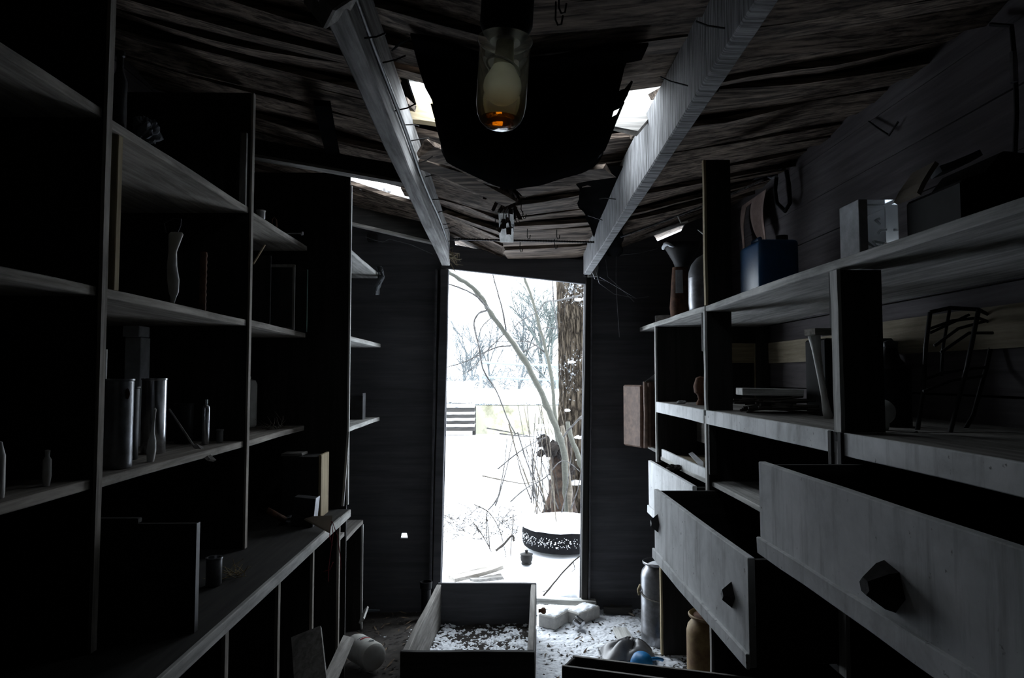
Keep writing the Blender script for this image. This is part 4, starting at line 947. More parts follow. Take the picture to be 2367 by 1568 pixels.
# suitcase at the end wall
sw = thing('suitcase', 'worn brown suitcase standing open on end beside the cabinet', 'suitcase', V(.84, 3.98, .998), 0)
def slab(m, a, b, z0, z1, t):
    a, b = Vector(a), Vector(b); return m.board(V(a.x, a.y, (z0 + z1) / 2), V(b.x, b.y, (z0 + z1) / 2), z1 - z0, t, up=(b - a).cross(V(0, 0, 1)), n=6, warp=.006)
hinge = at(1490, 950, 3.86)
e1 = at(1449, 950, 4.02); e2 = at(1530, 950, 3.98)
slab(MB(), e1, hinge, .998, 1.345, .05).build('half', 'leather', sw, bevel=.008)
slab(MB(), V(hinge.x + .012, hinge.y + .01, 0), e2, .998, 1.365, .05).build('half', 'leather', sw, bevel=.008)
MB().tube([V(hinge.x, hinge.y - .02, .998), V(hinge.x + .003, hinge.y - .022, 1.18), V(hinge.x, hinge.y - .02, 1.365)], .012, 8).build('spine', 'leather', sw, smooth=True)
m = MB().sheet(lambda u, v: at(1489 + 34 * u + 3 * v, 886 - 26 * u * (1 - v) + 8 * math.sin(u * 3) * v - 2 + 3 * v, 3.86 + .14 * v), 8, 6, .002)
tag(m.build('paper_sheet', 'paper', origin=at(1505, 875, 3.9)), 'sheet of white paper lying on top of the brown suitcase', 'paper')
for k, pl in enumerate(([(1592, 1050), (1600, 1046), (1626, 1070), (1626, 1088)], )):
    q = [atZ(x, y, .995) for x, y in pl]; mb = MB(); mb.v = q + [v + V(0, 0, .003) for v in q]; mb.f = [[0, 1, 2, 3], [7, 6, 5, 4]] + [[j, 4 + j, 4 + (j + 1) % 4, (j + 1) % 4] for j in range(4)]
    tag(mb.build('paper_scrap', 'paper', origin=q[0]), 'white paper scrap in the shallow tray of the cabinet', 'paper')
crumple('dead_leaf', 'dark curled leaf on the rim of the far pulled drawer', 'leaf', V(.83, 3.30, .945), (.03, .022, .02), 'litter_dark', 2.2)

# milk-can style canisters below the drawers
def churn(loc, h, mat, lab, lid):
    o = thing('metal_churn', lab, 'canister', loc)
    r = .098
    MB().lathe([(0, 0), (r - .006, 0), (r, .008), (r, .05), (r + .002, .055), (r, .06), (r, h - .075), (r - .006, h - .05), (r - .022, h - .03), (r - .024, h - .018), (r - .010, h - .012), (r - .008, h - .004), (r - .012, h), (r - .020, h - .004), (r - .030, h - .02), (0, h - .022)], 36).build('body', mat, o, smooth=True, local=True, auto=45)
    if lid: MB().lathe([(0, h - .021), (r - .032, h - .021), (r - .03, h - .008), (0, h - .004)], 28).build('lid', 'rust', o, smooth=True, local=True)
    else:
        MB().lathe([(0, h - .0205), (r - .034, h - .0205), (r - .05, h - .012), (0, h - .008)], 28).build('snow_cap', 'snow', o, smooth=True, local=True)
        pts = [V((r + .004 + .010 * math.sin(t) ** 2) * math.cos(math.pi + t), (r + .004) * math.sin(math.pi + t), h * .62 - .025 * math.sin(t)) for t in [i * math.pi / 14 for i in range(15)]]
        MB().tube(pts, .004, 6).build('bail', 'grey_wood_x', o, smooth=True, local=True)
        MB().tube([pts[0] + V(.004, .02, .03), pts[0] + V(-.012, 0, .01), pts[0] + V(-.008, -.01, -.014)], .007, 6).build('grip', 'tan_wood_x', o, smooth=True, local=True)
    return o
churn(V(.845, 3.70, 0), .42, 'dull_steel', 'grey metal churn with wire bail, snow in its neck', False)
churn(V(.885, 2.95, 0), .40, 'rusty_yellow', 'rusty yellow metal churn below the open drawer', True)

# ------------------------------------------------------------------ rods and wires round the door head
rod = thing('threaded_rod', 'black threaded rod spanning the door head between the beams', 'rod', at(1045, 553, 3.62))
pts, rad = [], []
a, b = at(1046, 553, 3.62), at(1412, 561, 3.60)
for i in range(121): pts.append(a.lerp(b, i / 120)); rad.append(.0065 if i % 2 else .0045)
MB().tube(pts, rad, 6).build('shaft', 'black_iron', rod)
sp = thing('spring_cable', 'spiral cable running from the beam end to the board wall', 'cable', at(1434, 548, 4.0))
pts, rad = [], []
k0 = [at(1434, 548, 3.5), at(1525, 515, 3.4), at(1622, 478, 3.3), at(1700, 445, 3.2), at(1765, 415, 3.12)]
for i in range(141):
    f = i / 140 * 4; j = min(3, int(f)); pts.append(k0[j].lerp(k0[j + 1], f - j)); rad.append(.006 if i % 2 else .004)
MB().tube(pts, rad, 6).build('coil', 'dull_steel', sp)
MB().tube([at(1568, 500, 3.34), at(1574, 515, 3.33), at(1590, 512, 3.33)], .005, 6).build('clip', 'white_plastic', sp)
tw = thing('wire_tangle', 'tangle of thin wires dangling below the saw-marked beam end', 'wires', at(1395, 600, 4.05))
for pl in ([(1385, 575), (1362, 610), (1375, 645), (1400, 650)], [(1395, 580), (1375, 615), (1385, 655), (1420, 680), (1470, 690), (1500, 686)], [(1400, 600), (1405, 640), (1440, 672), (1466, 698)], [(1425, 575), (1424, 640), (1426, 690), (1432, 780)],
           [(1420, 592), (1480, 585), (1520, 575)], [(1365, 590), (1352, 620), (1350, 640), (1372, 640)], [(1385, 640), (1420, 660), (1470, 690)]):
    MB().tube([at(x, y, 4.06 + .02 * math.sin(x)) for x, y in pl], .0018, 5).build('wire', 'dull_steel', tw)
mb = MB().board(at(1372, 640, 4.12), at(1372, 565, 4.12), .05, .04, up=(0, 1, 0), n=4, warp=.012, wv=.01); tag(mb.build('frosted_block', 'pale_wood_z', origin=at(1372, 640, 4.12)), 'frosted splintered block at the upper corner of the doorway', 'block')
rp = thing('rope_loop', 'black rope looped round the saw-marked beam', 'rope', V(.47, 1.9, 2.15))
MB().tube([at(1600, 130, 2.05), at(1618, 140, 2.0), at(1622, 175, 2.0), at(1612, 205, 2.05)], .006, 6).build('strand', 'tar', rp); MB().tube([at(1585, 140, 2.0), at(1578, 165, 2.02), at(1580, 195, 2.03), at(1586, 212, 2.05)], .004, 6).build('strand', 'tar', rp)
m = MB().sheet(lambda u, v: at(1628 + 14 * u - 12 * v, 72 + 110 * v, 1.72 + .25 * v), 4, 10, .006); m.build('strap', 'tar', rp)
# corner web and frost on the conduit beam
tag(MB().tube([at(905, 118, 1.72), at(925, 100, 1.72), at(945, 90, 1.72), at(948, 86, 1.72)], [.002, .004, .003, .001], 5).build('feather', 'grey_rag', origin=at(925, 100, 1.72)), 'wispy grey feather caught on the conduit beam', 'feather')

# ------------------------------------------------------------------ floor clutter by the doorway
def block(p, L, w, h, rz, lab, snow=True):
    o = thing('concrete_block', lab, 'block', p, rz)
    MB().box(-w / 2, w / 2, -L / 2, L / 2, 0, h).build('body', 'concrete', o, local=True, bevel=.006)
    if snow: MB().sheet(lambda u, v: V((u - .5) * w * .9, (v - .5) * L * .92, h + .005 + .010 * n3((u, v, L), 7) - .012 * (max(abs(u - .5), abs(v - .5)) * 2) ** 6), 10, 12, .004).build('snow_cap', 'snow', o, smooth=True, local=True)
    return o
block(V(.315, 3.98, 0), .19, .11, .07, -.6, 'pale concrete block with snow, nearest the loose drawer')
block(V(.475, 4.035, 0), .19, .11, .07, -.8, 'pale concrete block with snow beside the dark door post')
a, b = at(1232, 1380, 4.14), at(1380, 1394, 4.10); tag(MB().board(V(a.x, 4.165, .075), V(b.x, 4.15, .06), .06, .03, n=5, warp=.004).build('sill_plank', 'pale_wood_x', origin=(.4, 4.12, .05), bevel=.003), 'cream plank lying across the doorway behind the concrete blocks', 'plank')
tin = lathe_thing('tiny_tin', 'tiny tin lying in the snow before the concrete blocks', 'tin', V(.455, 3.87, .03), can_prof(.025, .05), 'steel', 18, tilt=1.2, rz=2.4)
a, b = atZ(1398, 1393, .03), atZ(1467, 1424, .02); tag(MB().tube([a, a.lerp(b, .5) + V(0, 0, .005), b], .005, 6).build('thin_stick', 'stem_tan', origin=b), 'thin pale stick lying by the grey churn', 'stick')
a, b = at(1395, 1398, 4.12), at(1440, 1394, 4.12); tag(MB().board(V(a.x, 4.12, .03), V(b.x + .05, 4.1, .035), .05, .03, n=4, warp=.006).build('dark_plank', 'dark_wood_x', origin=(a.x, 4.12, 0)), 'dark broken plank at the foot of the end wall', 'plank')
a = atZ(1448, 1470, .02); tag(MB().board(V(a.x - .02, a.y + .10, .018), V(a.x - .01, a.y - .12, .018), .075, .02, n=3).build('snowy_board', 'pale_wood_y', origin=(a.x, a.y, 0)), 'short pale board lying flat in the indoor snow', 'board')
def bagf(u, v):
    x = .50 + .26 * u; yy = 3.42 + .19 * v
    r = max(0, 1 - ((u - .55) / .5) ** 2) * max(0, 1 - ((v - .5) / .52) ** 2)
    ang = math.atan2(v - .62, u - .68); fo = abs(math.sin(ang * 3.5 + 2 * n3((x, yy, 3), 6)))
    return V(x, yy, .010 + .075 * r ** .7 * (.55 + .55 * fo) + .02 * r * n3((x, yy, 0), 16))
tag(MB().sheet(bagf, 26, 20, .003).build('plastic_bag', 'bag_film', origin=(.62, 3.5, 0), smooth=True, auto=50), 'crumpled grey plastic bag on the snowy floor', 'bag')
bs = thing('blue_scoop', 'bright blue plastic scoop by the grey bag', 'scoop', V(.668, 3.335, .012))
MB().lathe([(.052, 0), (.053, .02), (.046, .05), (.030, .068), (0, .075), (0, .071), (.028, .064), (.043, .048), (.049, .02), (.048, 0)], 24, Matrix.Rotation(.5, 4, 'X') @ Matrix.Translation((0, 0, .02))).build('bowl', 'bright_blue', bs, smooth=True, local=True)
MB().tube([V(.04, .02, .04), V(.09, .05, .03), V(.12, .07, .015)], .008, 8).build('handle', 'bright_blue', bs, smooth=True, local=True)

# litter and snow on the floor
lm = MB()
for k in range(3600):
    x, yy = U(-.80, 1.0), U(2.0, 4.18)
    if N0.x < x < F1.x and N0.y - .05 < yy < F0.y + .03: continue
    s = U(.003, .011); a = U(0, 6.28); c_ = V(x, yy, floor_z(x, yy) + U(.001, .008)); d1 = V(math.cos(a), math.sin(a), U(-.3, .3)) * s * U(1, 2.4); d2 = V(-math.sin(a), math.cos(a), U(-.4, .4)) * s * .6
    b_ = len(lm.v); lm.v += [c_ - d1, c_ + d2, c_ + d1 * .9, c_ - d2]; lm.f.append([b_, b_ + 1, b_ + 2, b_ + 3])
tag(lm.build('leaf_litter', 'litter_dark', origin=(0, 3.2, 0)), 'dark leaf litter strewn over the dirt floor', 'litter', kind='stuff')
lm = MB()
for k in range(420):
    x, yy = U(-.80, 1.0), U(2.2, 4.18)
    if N0.x < x < F1.x and N0.y - .05 < yy < F0.y + .03: continue
    s = U(.004, .014); a = U(0, 6.28); c_ = V(x, yy, floor_z(x, yy) + U(.004, .012)); d1 = V(math.cos(a), math.sin(a), U(-.3, .3)) * s * U(1, 3.5); d2 = V(-math.sin(a), math.cos(a), U(-.4, .4)) * s * .4
    b_ = len(lm.v); lm.v += [c_ - d1, c_ + d2, c_ + d1 * .9, c_ - d2]; lm.f.append([b_, b_ + 1, b_ + 2, b_ + 3])
tag(lm.build('straw_bits', 'litter_tan', origin=(0, 3.2, 0)), 'tan straw bits scattered on the dirt floor', 'litter', kind='stuff')
def fsnow(u, v):
    x = -.75 + 1.75 * u; yy = 2.55 + 1.75 * v
    A = 1.3 - 2.3 * max(0, (3.35 - yy) / .5) - 3.2 * max(0, .20 - x) / .25 - 3.0 * max(0, x - .74 - .12 * (yy - 3.3)) / .2
    if x < -.2: A = -2.6 + 2.2 * max(0, 1 - abs(x + .42) / .10) * max(0, 1 - abs(yy - 3.75) / .22)
    A = max(-2.6, min(.42, A))
    h = A * .6 + .7 * n3((x, yy * 1.3, 1), 12) + .7 * n3((x, yy * 1.6, 2), 40) + .7 * n3((x, yy * 1.5, 7), 95)
    return V(x, yy, floor_z(x, yy) + .008 * max(-2.0, min(.9, h)) + .001)
tag(MB().sheet(fsnow, 300, 300, .001).build('snow_dusting', 'snow', origin=(.4, 3.6, 0), smooth=True), 'blown-in snow dusting the floor inside the doorway', 'snow', kind='stuff')

# ------------------------------------------------------------------ outdoors
def gz(x, y): return -.03 + .05 * n3((x, y, 0), .5) + .02 * n3((x, y, 2), 2.1) + .008 * n3((x, y, 5), 8) - .02 * max(0, 1 - abs(y - 4.5))
gm = MB(); ys = [4.24 + .045 * k for k in range(60)]
while ys[-1] < 75: ys.append(ys[-1] + max(.05, (ys[-1] - 4.2) * .045))
nxs = 90
for yy in ys:
    half = 2.2 + (yy - 4.2) * 1.1
    for i in range(nxs + 1):
        x = .1 + (i / nxs * 2 - 1) * half; gm.v.append(V(x, yy, gz(x, yy)))
for j in range(len(ys) - 1):
    for i in range(nxs): o = j * (nxs + 1) + i; gm.f.append([o, o + 1, o + nxs + 2, o + nxs + 1])
struct(gm.build('ground', 'snow', smooth=True), 'snow covered yard outside the doorway')
om = MB().box(-40, -1.62, -30, 4.2, -.2, -.12).box(1.62, 40, -30, 4.2, -.2, -.12).box(-40, 40, -60, -1.2, -.21, -.13)
struct(om.build('ground_around', 'snow'), 'snow around the shed')

# big tree by the doorway
TY = 7.0
tr = thing('tree', 'big rough-barked tree trunk dusted with snow outside the door post', 'tree', V(at(1345, 1190, TY).x, TY, -.05))
m = MB(); nr, nh = 150, 230; tx = at(1345, 1190, TY).x
for j in range(nh + 1):
    z = -.1 + 4.6 * j / nh; cx = tx + .02 * math.sin(z * 1.7); 
    r0 = .245 + .16 * math.exp(-max(0, z) * 3.5) - .012 * z
    for i in range(nr):
        a = 2 * math.pi * i / nr; d = V(math.cos(a), math.sin(a), 0)
        rg = noise.noise(V(a * 5.2 + .5 * math.sin(z * 3), z * 1.9, 3)) if False else n3((math.cos(a) * 3.2, math.sin(a) * 3.2, z * 1.1), 2.2, 4)
        k = .03 - .06 * max(0, .45 - abs(n3((math.cos(a) * 3.0, math.sin(a) * 3.0, z * .75), 2.6, 4)) * 2.4) + .010 * n3((math.cos(a) * 9, math.sin(a) * 9, z * 4), 2, 1)
        kn = sum(.05 * math.exp(-((z - kz) / .10) ** 2 - (((a - ka + math.pi) % (2 * math.pi) - math.pi) / .5) ** 2) for kz, ka in ((2.05, 4.4), (1.45, 4.3), (2.5, 4.6), (1.0, 3.9)))
        m.v.append(V(cx, TY, z) + d * (r0 - .02 + k + kn))
for j in range(nh):
    for i in range(nr): m.f.append([j * nr + i, j * nr + (i + 1) % nr, (j + 1) * nr + (i + 1) % nr, (j + 1) * nr + i])
m.build('trunk', 'bark', tr, smooth=True)
for kz, px, w_ in ((2.14, 1338, .035), (1.53, 1322, .035), (1.06, 1312, .03), (.80, 1338, .04), (.58, 1340, .04)):
    q_ = V(at(px, 900, 6.72).x, 6.755, kz); mm = MB(); W = 14
    for j in range(9):
        for i in range(W):
            a = 6.2832 * i / W; b_ = math.pi * (j / 8 - .5); d = V(math.cos(a) * math.cos(b_), math.sin(a) * math.cos(b_), math.sin(b_)); k = 1 + .6 * n3(d, 2.2, px + kz)
            mm.v.append(q_ + V(d.x * w_ * k, d.y * w_ * .6 * k, d.z * w_ * .4 * k))
    for j in range(8):
        for i in range(W): mm.f.append([j * W + i, j * W + (i + 1) % W, (j + 1) * W + (i + 1) % W, (j + 1) * W + i])
    mm.build('snow_ledge', 'snow', tr, smooth=True)

# rotten stump in front of it
SY = 6.35
su_ = thing('stump', 'dark rotten stump with snow cap before the big tree', 'stump', V(at(1296, 1185, SY).x, SY, -.02))
m = MB(); sx_ = at(1292, 1185, SY).x; nr, nh = 40, 46
for j in range(nh + 1):
    z = -.05 + .84 * j / nh; r0 = .105 + .10 * math.exp(-max(z, 0) * 6) - .02 * (z / .8)
    for i in range(nr):
        a = 2 * math.pi * i / nr
        k = 1 + .35 * n3((math.cos(a) * 1.4, math.sin(a) * 1.4, z * 1.5), 1.6, 8) + .16 * n3((math.cos(a) * 3, math.sin(a) * 3, z * 2.2), 3, 2)
        zz = z + (.10 * n3((math.cos(a), math.sin(a), 0), 3, 5) if j == nh else 0)
        m.v.append(V(sx_ + .03 * z, SY, zz) + V(math.cos(a), math.sin(a), 0) * r0 * k)
for j in range(nh):
    for i in range(nr): m.f.append([j * nr + i, j * nr + (i + 1) % nr, (j + 1) * nr + (i + 1) % nr, (j + 1) * nr + i])
m.f.append([nh * nr + i for i in range(nr)])
m.build('body', 'rot', su_, smooth=True)
for px, py, s in ((1258, 1020, .055), (1275, 1040, .07), (1300, 1050, .05), (1250, 1048, .035), (1318, 1085, .05)):
    q_ = at(px, py, SY - .10); mm = MB()
    def fb(u, v, q_=q_, s=s): 
        a = 6.283 * u; b = math.pi * (v - .5); d = V(math.cos(a) * math.cos(b), math.sin(a) * math.cos(b), math.sin(b)); return q_ + d * s * (1 + .6 * n3(d, 2.5, px))
    W = 16
    for j in range(11):
        for i in range(W): mm.v.append(fb(i / W, j / 10))
    for j in range(10):
        for i in range(W): mm.f.append([j * W + i, j * W + (i + 1) % W, (j + 1) * W + (i + 1) % W, (j + 1) * W + i])
    mm.build('bracket_fungus', 'rotten_black', su_)
for px, py, w_ in ((1262, 990, .10), (1246, 1006, .05), (1262, 1108, .06), (1330, 1120, .07)):
    q_ = at(px, py, SY - .06); MB().lathe([(0, 0), (w_, .002), (w_ * .8, .022), (0, .034)], 14, Matrix.Translation(q_), lambda p, a: p * (1 + .25 * math.sin(a * 3 + 1))).build('snow_cap', 'snow', su_, smooth=True)

# bent sapling and its limbs
def poly(pl, Y0, Y1):
    n = len(pl); return [at(x, y, Y0 + (Y1 - Y0) * k / (n - 1)) for k, (x, y) in enumerate(pl)]
def smooth_pts(P, k=3):
    out = []
    for i in range(len(P) - 1):
        p0, p1, p2, p3 = P[max(i - 1, 0)], P[i], P[i + 1], P[min(i + 2, len(P) - 1)]
        for s in range(k):
            t = s / k; out.append(.5 * ((2 * p1) + (p2 - p0) * t + (2 * p0 - 5 * p1 + 4 * p2 - p3) * t * t + (3 * p1 - p0 - 3 * p2 + p3) * t ** 3))
    out.append(P[-1]); return out
def limb(name, pl, Y0, Y1, r0, r1, mat, par, n=8, k=4):
    P = smooth_pts(poly(pl, Y0, Y1), k); m = len(P)
    P = [p + V(U(-1, 1), U(-1, 1), U(-1, 1)) * r0 * .18 for p in P]
    return MB().tube(P, [(r0 + (r1 - r0) * i / (m - 1)) * (1 + (.25 if i % 7 == 3 else 0)) for i in range(m)], n).build(name, mat, par, smooth=True)
sg = thing('bent_sapling', 'bare bent sapling arching across the doorway view', 'tree', V(at(1310, 1185, 6.1).x, 6.1, -.03))
limb('trunk', [(1312, 1190), (1308, 1120), (1302, 1040), (1290, 1000), (1268, 950), (1245, 895), (1210, 830), (1165, 765), (1130, 718), (1115, 690), (1085, 660), (1040, 632), (1000, 612)], 6.1, 5.3, .029, .016, 'sapling_bark', sg, 10)
Ps = smooth_pts(poly([(1302, 1040), (1290, 1000), (1268, 950), (1245, 895), (1210, 830), (1165, 765), (1130, 718), (1115, 690), (1085, 660), (1040, 632)], 6.0, 5.32), 5)
MB().tube([p + V(.010, 0, .018) for p in Ps], [.002 + .009 * abs(math.sin(i * 1.3)) * (.5 + .5 * math.sin(i * .31)) for i in range(len(Ps))], 6).build('snow_line', 'snow', sg, smooth=True)
for pl, Y0, Y1, r0, r1 in (
    ([(1128, 718), (1108, 724), (1096, 745), (1100, 775), (1108, 805), (1113, 840), (1125, 870), (1148, 905), (1162, 940), (1176, 975), (1192, 1005)], 5.5, 5.6, .008, .004),
    ([(1128, 714), (1105, 688), (1078, 672), (1040, 658), (1000, 650)], 5.5, 5.3, .010, .005),
    ([(1170, 765), (1162, 720), (1150, 675), (1138, 630), (1130, 590)], 5.6, 5.5, .007, .004),
    ([(1180, 800), (1150, 803), (1110, 820), (1072, 838), (1030, 850)], 5.65, 5.4, .007, .003),
    ([(1165, 772), (1125, 812), (1095, 850), (1060, 872), (1032, 905)], 5.65, 5.5, .005, .002),
    ([(1200, 818), (1225, 805), (1250, 790), (1262, 770)], 5.7, 5.9, .006, .003),
    ([(1135, 735), (1115, 755), (1108, 775), (1104, 810), (1102, 850)], 5.5, 5.5, .004, .002)):
    limb('branch', pl, Y0, Y1, r0, r1, 'frost_twig', sg, 6)
s2 = thing('young_stem', 'slender young tree rising between the sapling and the big trunk', 'tree', V(at(1300, 1150, 6.6).x, 6.6, -.02))
limb('trunk', [(1305, 1160), (1296, 1090), (1288, 1010), (1282, 950), (1276, 880), (1262, 810), (1246, 750), (1230, 690), (1212, 640), (1200, 600)], 6.6, 6.2, .022, .009, 'sapling_bark', s2, 8)
for pl, r0 in (([(1262, 818), (1240, 800), (1222, 790), (1190, 790), (1140, 790)], .008), ([(1345, 682), (1290, 695), (1262, 698), (1243, 720), (1200, 745), (1184, 768)], .008), ([(1280, 700), (1278, 660), (1276, 630)], .006), ([(1290, 770), (1284, 730), (1278, 690)], .007), ([(1284, 760), (1260, 758), (1240, 775), (1232, 800)], .006)):
    limb('branch', pl, 6.4, 6.2, r0, .003, 'frost_twig', s2, 6)
# leaning side limbs of the old tree base
s4 = thing('leaning_pole', 'two leaning pale poles propped against the rotten stump', 'poles', V(at(1320, 1190, 6.0).x, 6.0, 0))
limb('pole', [(1318, 1192), (1316, 1120), (1308, 1040), (1300, 985)], 6.0, 6.1, .020, .017, 'stem_tan', s4, 8)
limb('pole', [(1352, 1100), (1338, 1060), (1322, 1015), (1312, 975)], 6.1, 6.2, .024, .020, 'sapling_bark', s4, 8)
limb('pole', [(1362, 950), (1335, 972), (1310, 1000), (1290, 1030)], 6.0, 6.0, .012, .008, 'frost_twig', s4, 6)

# shrub stems round the stump
sh = thing('shrub', 'leafless shrub of many thin stems around the stump', 'shrub', V(at(1270, 1180, 6.0).x, 6.0, 0))
for k in range(34):
    bx_ = U(1225, 1330); tx_ = bx_ + U(-75, 35); by, ty_ = U(1150, 1190), U(900, 1060)
    mx = (bx_ + tx_) / 2 + U(-10, 12); Yk = U(5.8, 6.6)
    limb('stem', [(bx_, by), (mx + (bx_ - tx_) * .15, (by * .6 + ty_ * .4)), (tx_, ty_)], Yk, Yk + U(-.3, .3), U(.003, .007), .002, R.choice(['stem_tan', 'twig', 'frost_twig']), sh, 5, 3)
for pl in ([(1150, 1085), (1200, 1045), (1240, 1020), (1265, 1010)], [(1115, 1100), (1160, 1110), (1210, 1118), (1250, 1110)], [(1180, 1160), (1215, 1130), (1260, 1105), (1300, 1065), (1340, 1090)], [(1125, 990), (1170, 998), (1230, 1010)], [(1155, 1003), (1200, 1008), (1240, 1010)],
           [(1145, 1170), (1158, 1130), (1172, 1080), (1180, 1040), (1190, 1000)], [(1128, 1180), (1148, 1155), (1158, 1120), (1168, 1060), (1172, 1010)], [(1330, 1240), (1312, 1255), (1295, 1235), (1285, 1200), (1282, 1150), (1278, 1100)], [(1196, 1000), (1215, 1060), (1228, 1100), (1240, 1150), (1246, 1165)], [(1176, 980), (1192, 1040), (1210, 1090), (1225, 1130)]):
    limb('stem', pl, 5.7, 5.9, .006, .003, R.choice(['frost_twig', 'stem_tan']), sh, 5, 4)

# weeds in the snow nearer the door
wd = thing('dead_weed', 'dry weed stalks arching out of the snow left of the tyre', 'weed', atZ(1150, 1275, 0))
for pl in ([(1096, 1167), (1128, 1183), (1150, 1215), (1162, 1250), (1170, 1289)], [(1126, 1183), (1124, 1215), (1126, 1250), (1135, 1275)], [(1095, 1210), (1110, 1230), (1125, 1255), (1136, 1276)], [(1186, 1190), (1185, 1220), (1182, 1250), (1180, 1288)], [(1132, 1270), (1130, 1240), (1125, 1190)]):
    limb('stalk', pl, 5.35, 5.35, .004, .0025, 'twig', wd, 5, 4)
m = MB()
for k in range(260):
    c0 = V(*atZ(U(1025, 1200), U(1205, 1262), 0)); c0.z = U(.0, .18)
    m.tube([c0, c0 + V(U(-.05, .05), U(-.05, .05), U(-.03, .06)), c0 + V(U(-.09, .09), U(-.05, .05), U(-.04, .10))], .0022, 3)
tag(m.build('weed_twiglets', 'twig', origin=atZ(1110, 1240, 0)), 'fine dry weed twiglets poking through the snow', 'weeds', kind='stuff')
lg = thing('fallen_branch', 'short stubby branch sticking out of the snow', 'branch', atZ(1150, 1275, 0)); limb('limb', [(1146, 1274), (1165, 1258), (1184, 1238), (1188, 1252)], 5.5, 5.5, .010, .008, 'twig', lg, 6)
fb_ = thing('fallen_branch', 'dark thin branch rising from the snow by the door post', 'branch', atZ(1258, 1375, 0))
limb('limb', [(1256, 1378), (1275, 1355), (1300, 1325), (1338, 1288), (1380, 1265)], 4.6, 4.75, .006, .004, 'twig', fb_, 6); limb('twig', [(1272, 1358), (1264, 1366), (1252, 1368)], 4.6, 4.55, .003, .002, 'twig', fb_, 5); limb('twig', [(1325, 1300), (1328, 1315), (1322, 1322)], 4.7, 4.7, .003, .002, 'twig', fb_, 5)

# old tyre under snow
ty = thing('tyre', 'old black tyre lying flat in the snow under the stump', 'tyre', V(at(1300, 1255, 5.75).x, 5.75, 0))
prof = []
for t in range(17):
    a = -math.pi * .5 + t * math.pi * 2 / 16; prof.append((.245 + .085 * (abs(math.cos(a)) ** .6) * (1 if math.cos(a) > 0 else -1), .095 + .095 * (abs(math.sin(a)) ** .7) * (1 if math.sin(a) > 0 else -1)))
MB().lathe(prof, 56, None, lambda p, a: p * (1 + (.010 if int(a * 28 / math.pi) % 2 else 0))).build('casing', 'rubber', ty, smooth=True, local=True, auto=40)
def tsn(u, v):
    a = 6.2832 * u; r_ = .05 + .275 * v; return V(math.cos(a) * r_, math.sin(a) * r_, .185 + .05 * (1 - ((v - .55) / .48) ** 2) + .012 * n3((math.cos(a), math.sin(a), v), 4) - (.02 if v > .98 else 0))
mm = MB(); W = 48
for j in range(13):
    for i in range(W): mm.v.append(tsn(i / W, j / 12))
for j in range(12):
    for i in range(W): mm.f.append([j * W + i, j * W + (i + 1) % W, (j + 1) * W + (i + 1) % W, (j + 1) * W + i])
mm.f.append(list(range(W))); mm.f.append([12 * W + i for i in range(W)])
mm.build('snow_cap', 'snow', ty, smooth=True, local=True)
m = MB()
for k in range(800):
    a = U(math.pi * .95, math.pi * 2.05); z = U(.02, .18); r_ = .245 + .087 * math.sqrt(max(0, 1 - ((z - .095) / .1) ** 2)); s = U(.002, .006)
    c_ = V(math.cos(a) * r_, math.sin(a) * r_, z); m.lathe([(0, -s), (s, 0), (0, s)], 4, Matrix.Translation(c_))
o = m.build('snow_flecks', 'snow', ty, local=True); o['kind'] = 'stuff'

# lidded pot and planks by the doorstep
q_ = atZ(1217, 1303, -.01)
po = thing('lidded_pot', 'small dark lidded pot sitting in the snow', 'pot', V(q_.x, q_.y, q_.z - .005))
MB().lathe([(0, 0), (.038, 0), (.040, .008), (.036, .016), (.044, .03), (.046, .05), (.044, .066), (.047, .07), (0, .07)], 28).build('body', 'ceramic_dark', po, smooth=True, local=True, auto=40)
MB().lathe([(0, .071), (.048, .071), (.049, .075), (.03, .082), (.012, .084), (.010, .092), (.014, .098), (.010, .104), (0, .105)], 28).build('lid', 'ceramic_dark', po, smooth=True, local=True, auto=40)
a, b = atZ(1045, 1345, .0), atZ(1155, 1318, .04); tag(MB().board(a + V(0, 0, .015), b + V(0, 0, .03), .11, .025, n=6, warp=.01, wv=.005, rag=.01).build('snowy_plank', 'brown_wood_x', origin=a), 'weathered tan plank lying in the snow at the doorstep', 'plank')
a, b = atZ(1090, 1342, .02), atZ(1160, 1332, .02); tag(MB().board(a, b, .05, .02, n=5, warp=.012, wv=.006, rag=.01).build('broken_lath', 'grey_wood_x', origin=a), 'broken lath half buried in snow beside the tan plank', 'lath')
def lump(name, c, s, mat='snow'):
    m = MB(); W = 24
    for j in range(11):
        for i in range(W):
            a = 6.2832 * i / W; b = math.pi * (j / 10 - .5); d = V(math.cos(a) * math.cos(b), math.sin(a) * math.cos(b), math.sin(b)); k = 1 + .18 * n3(d, 2, c[0])
            m.v.append(V(d.x * s[0] * k, d.y * s[1] * k, d.z * s[2] * k))
    for j in range(10):
        for i in range(W): m.f.append([j * W + i, j * W + (i + 1) % W, (j + 1) * W + (i + 1) % W, (j + 1) * W + i])
    o = m.build(name, mat, smooth=True); o.location = c; return o
q_ = atZ(1312, 1372, 0)
st_ = thing('snowy_stone', 'dark stone under a round snow cap at the door post', 'stone', V(q_.x, 4.40, -.02))
o = lump('stone', V(0, 0, .01), (.075, .06, .035), 'rot'); o.parent = st_
o = lump('snow_cap', V(0, .01, .045), (.075, .062, .04)); o.parent = st_

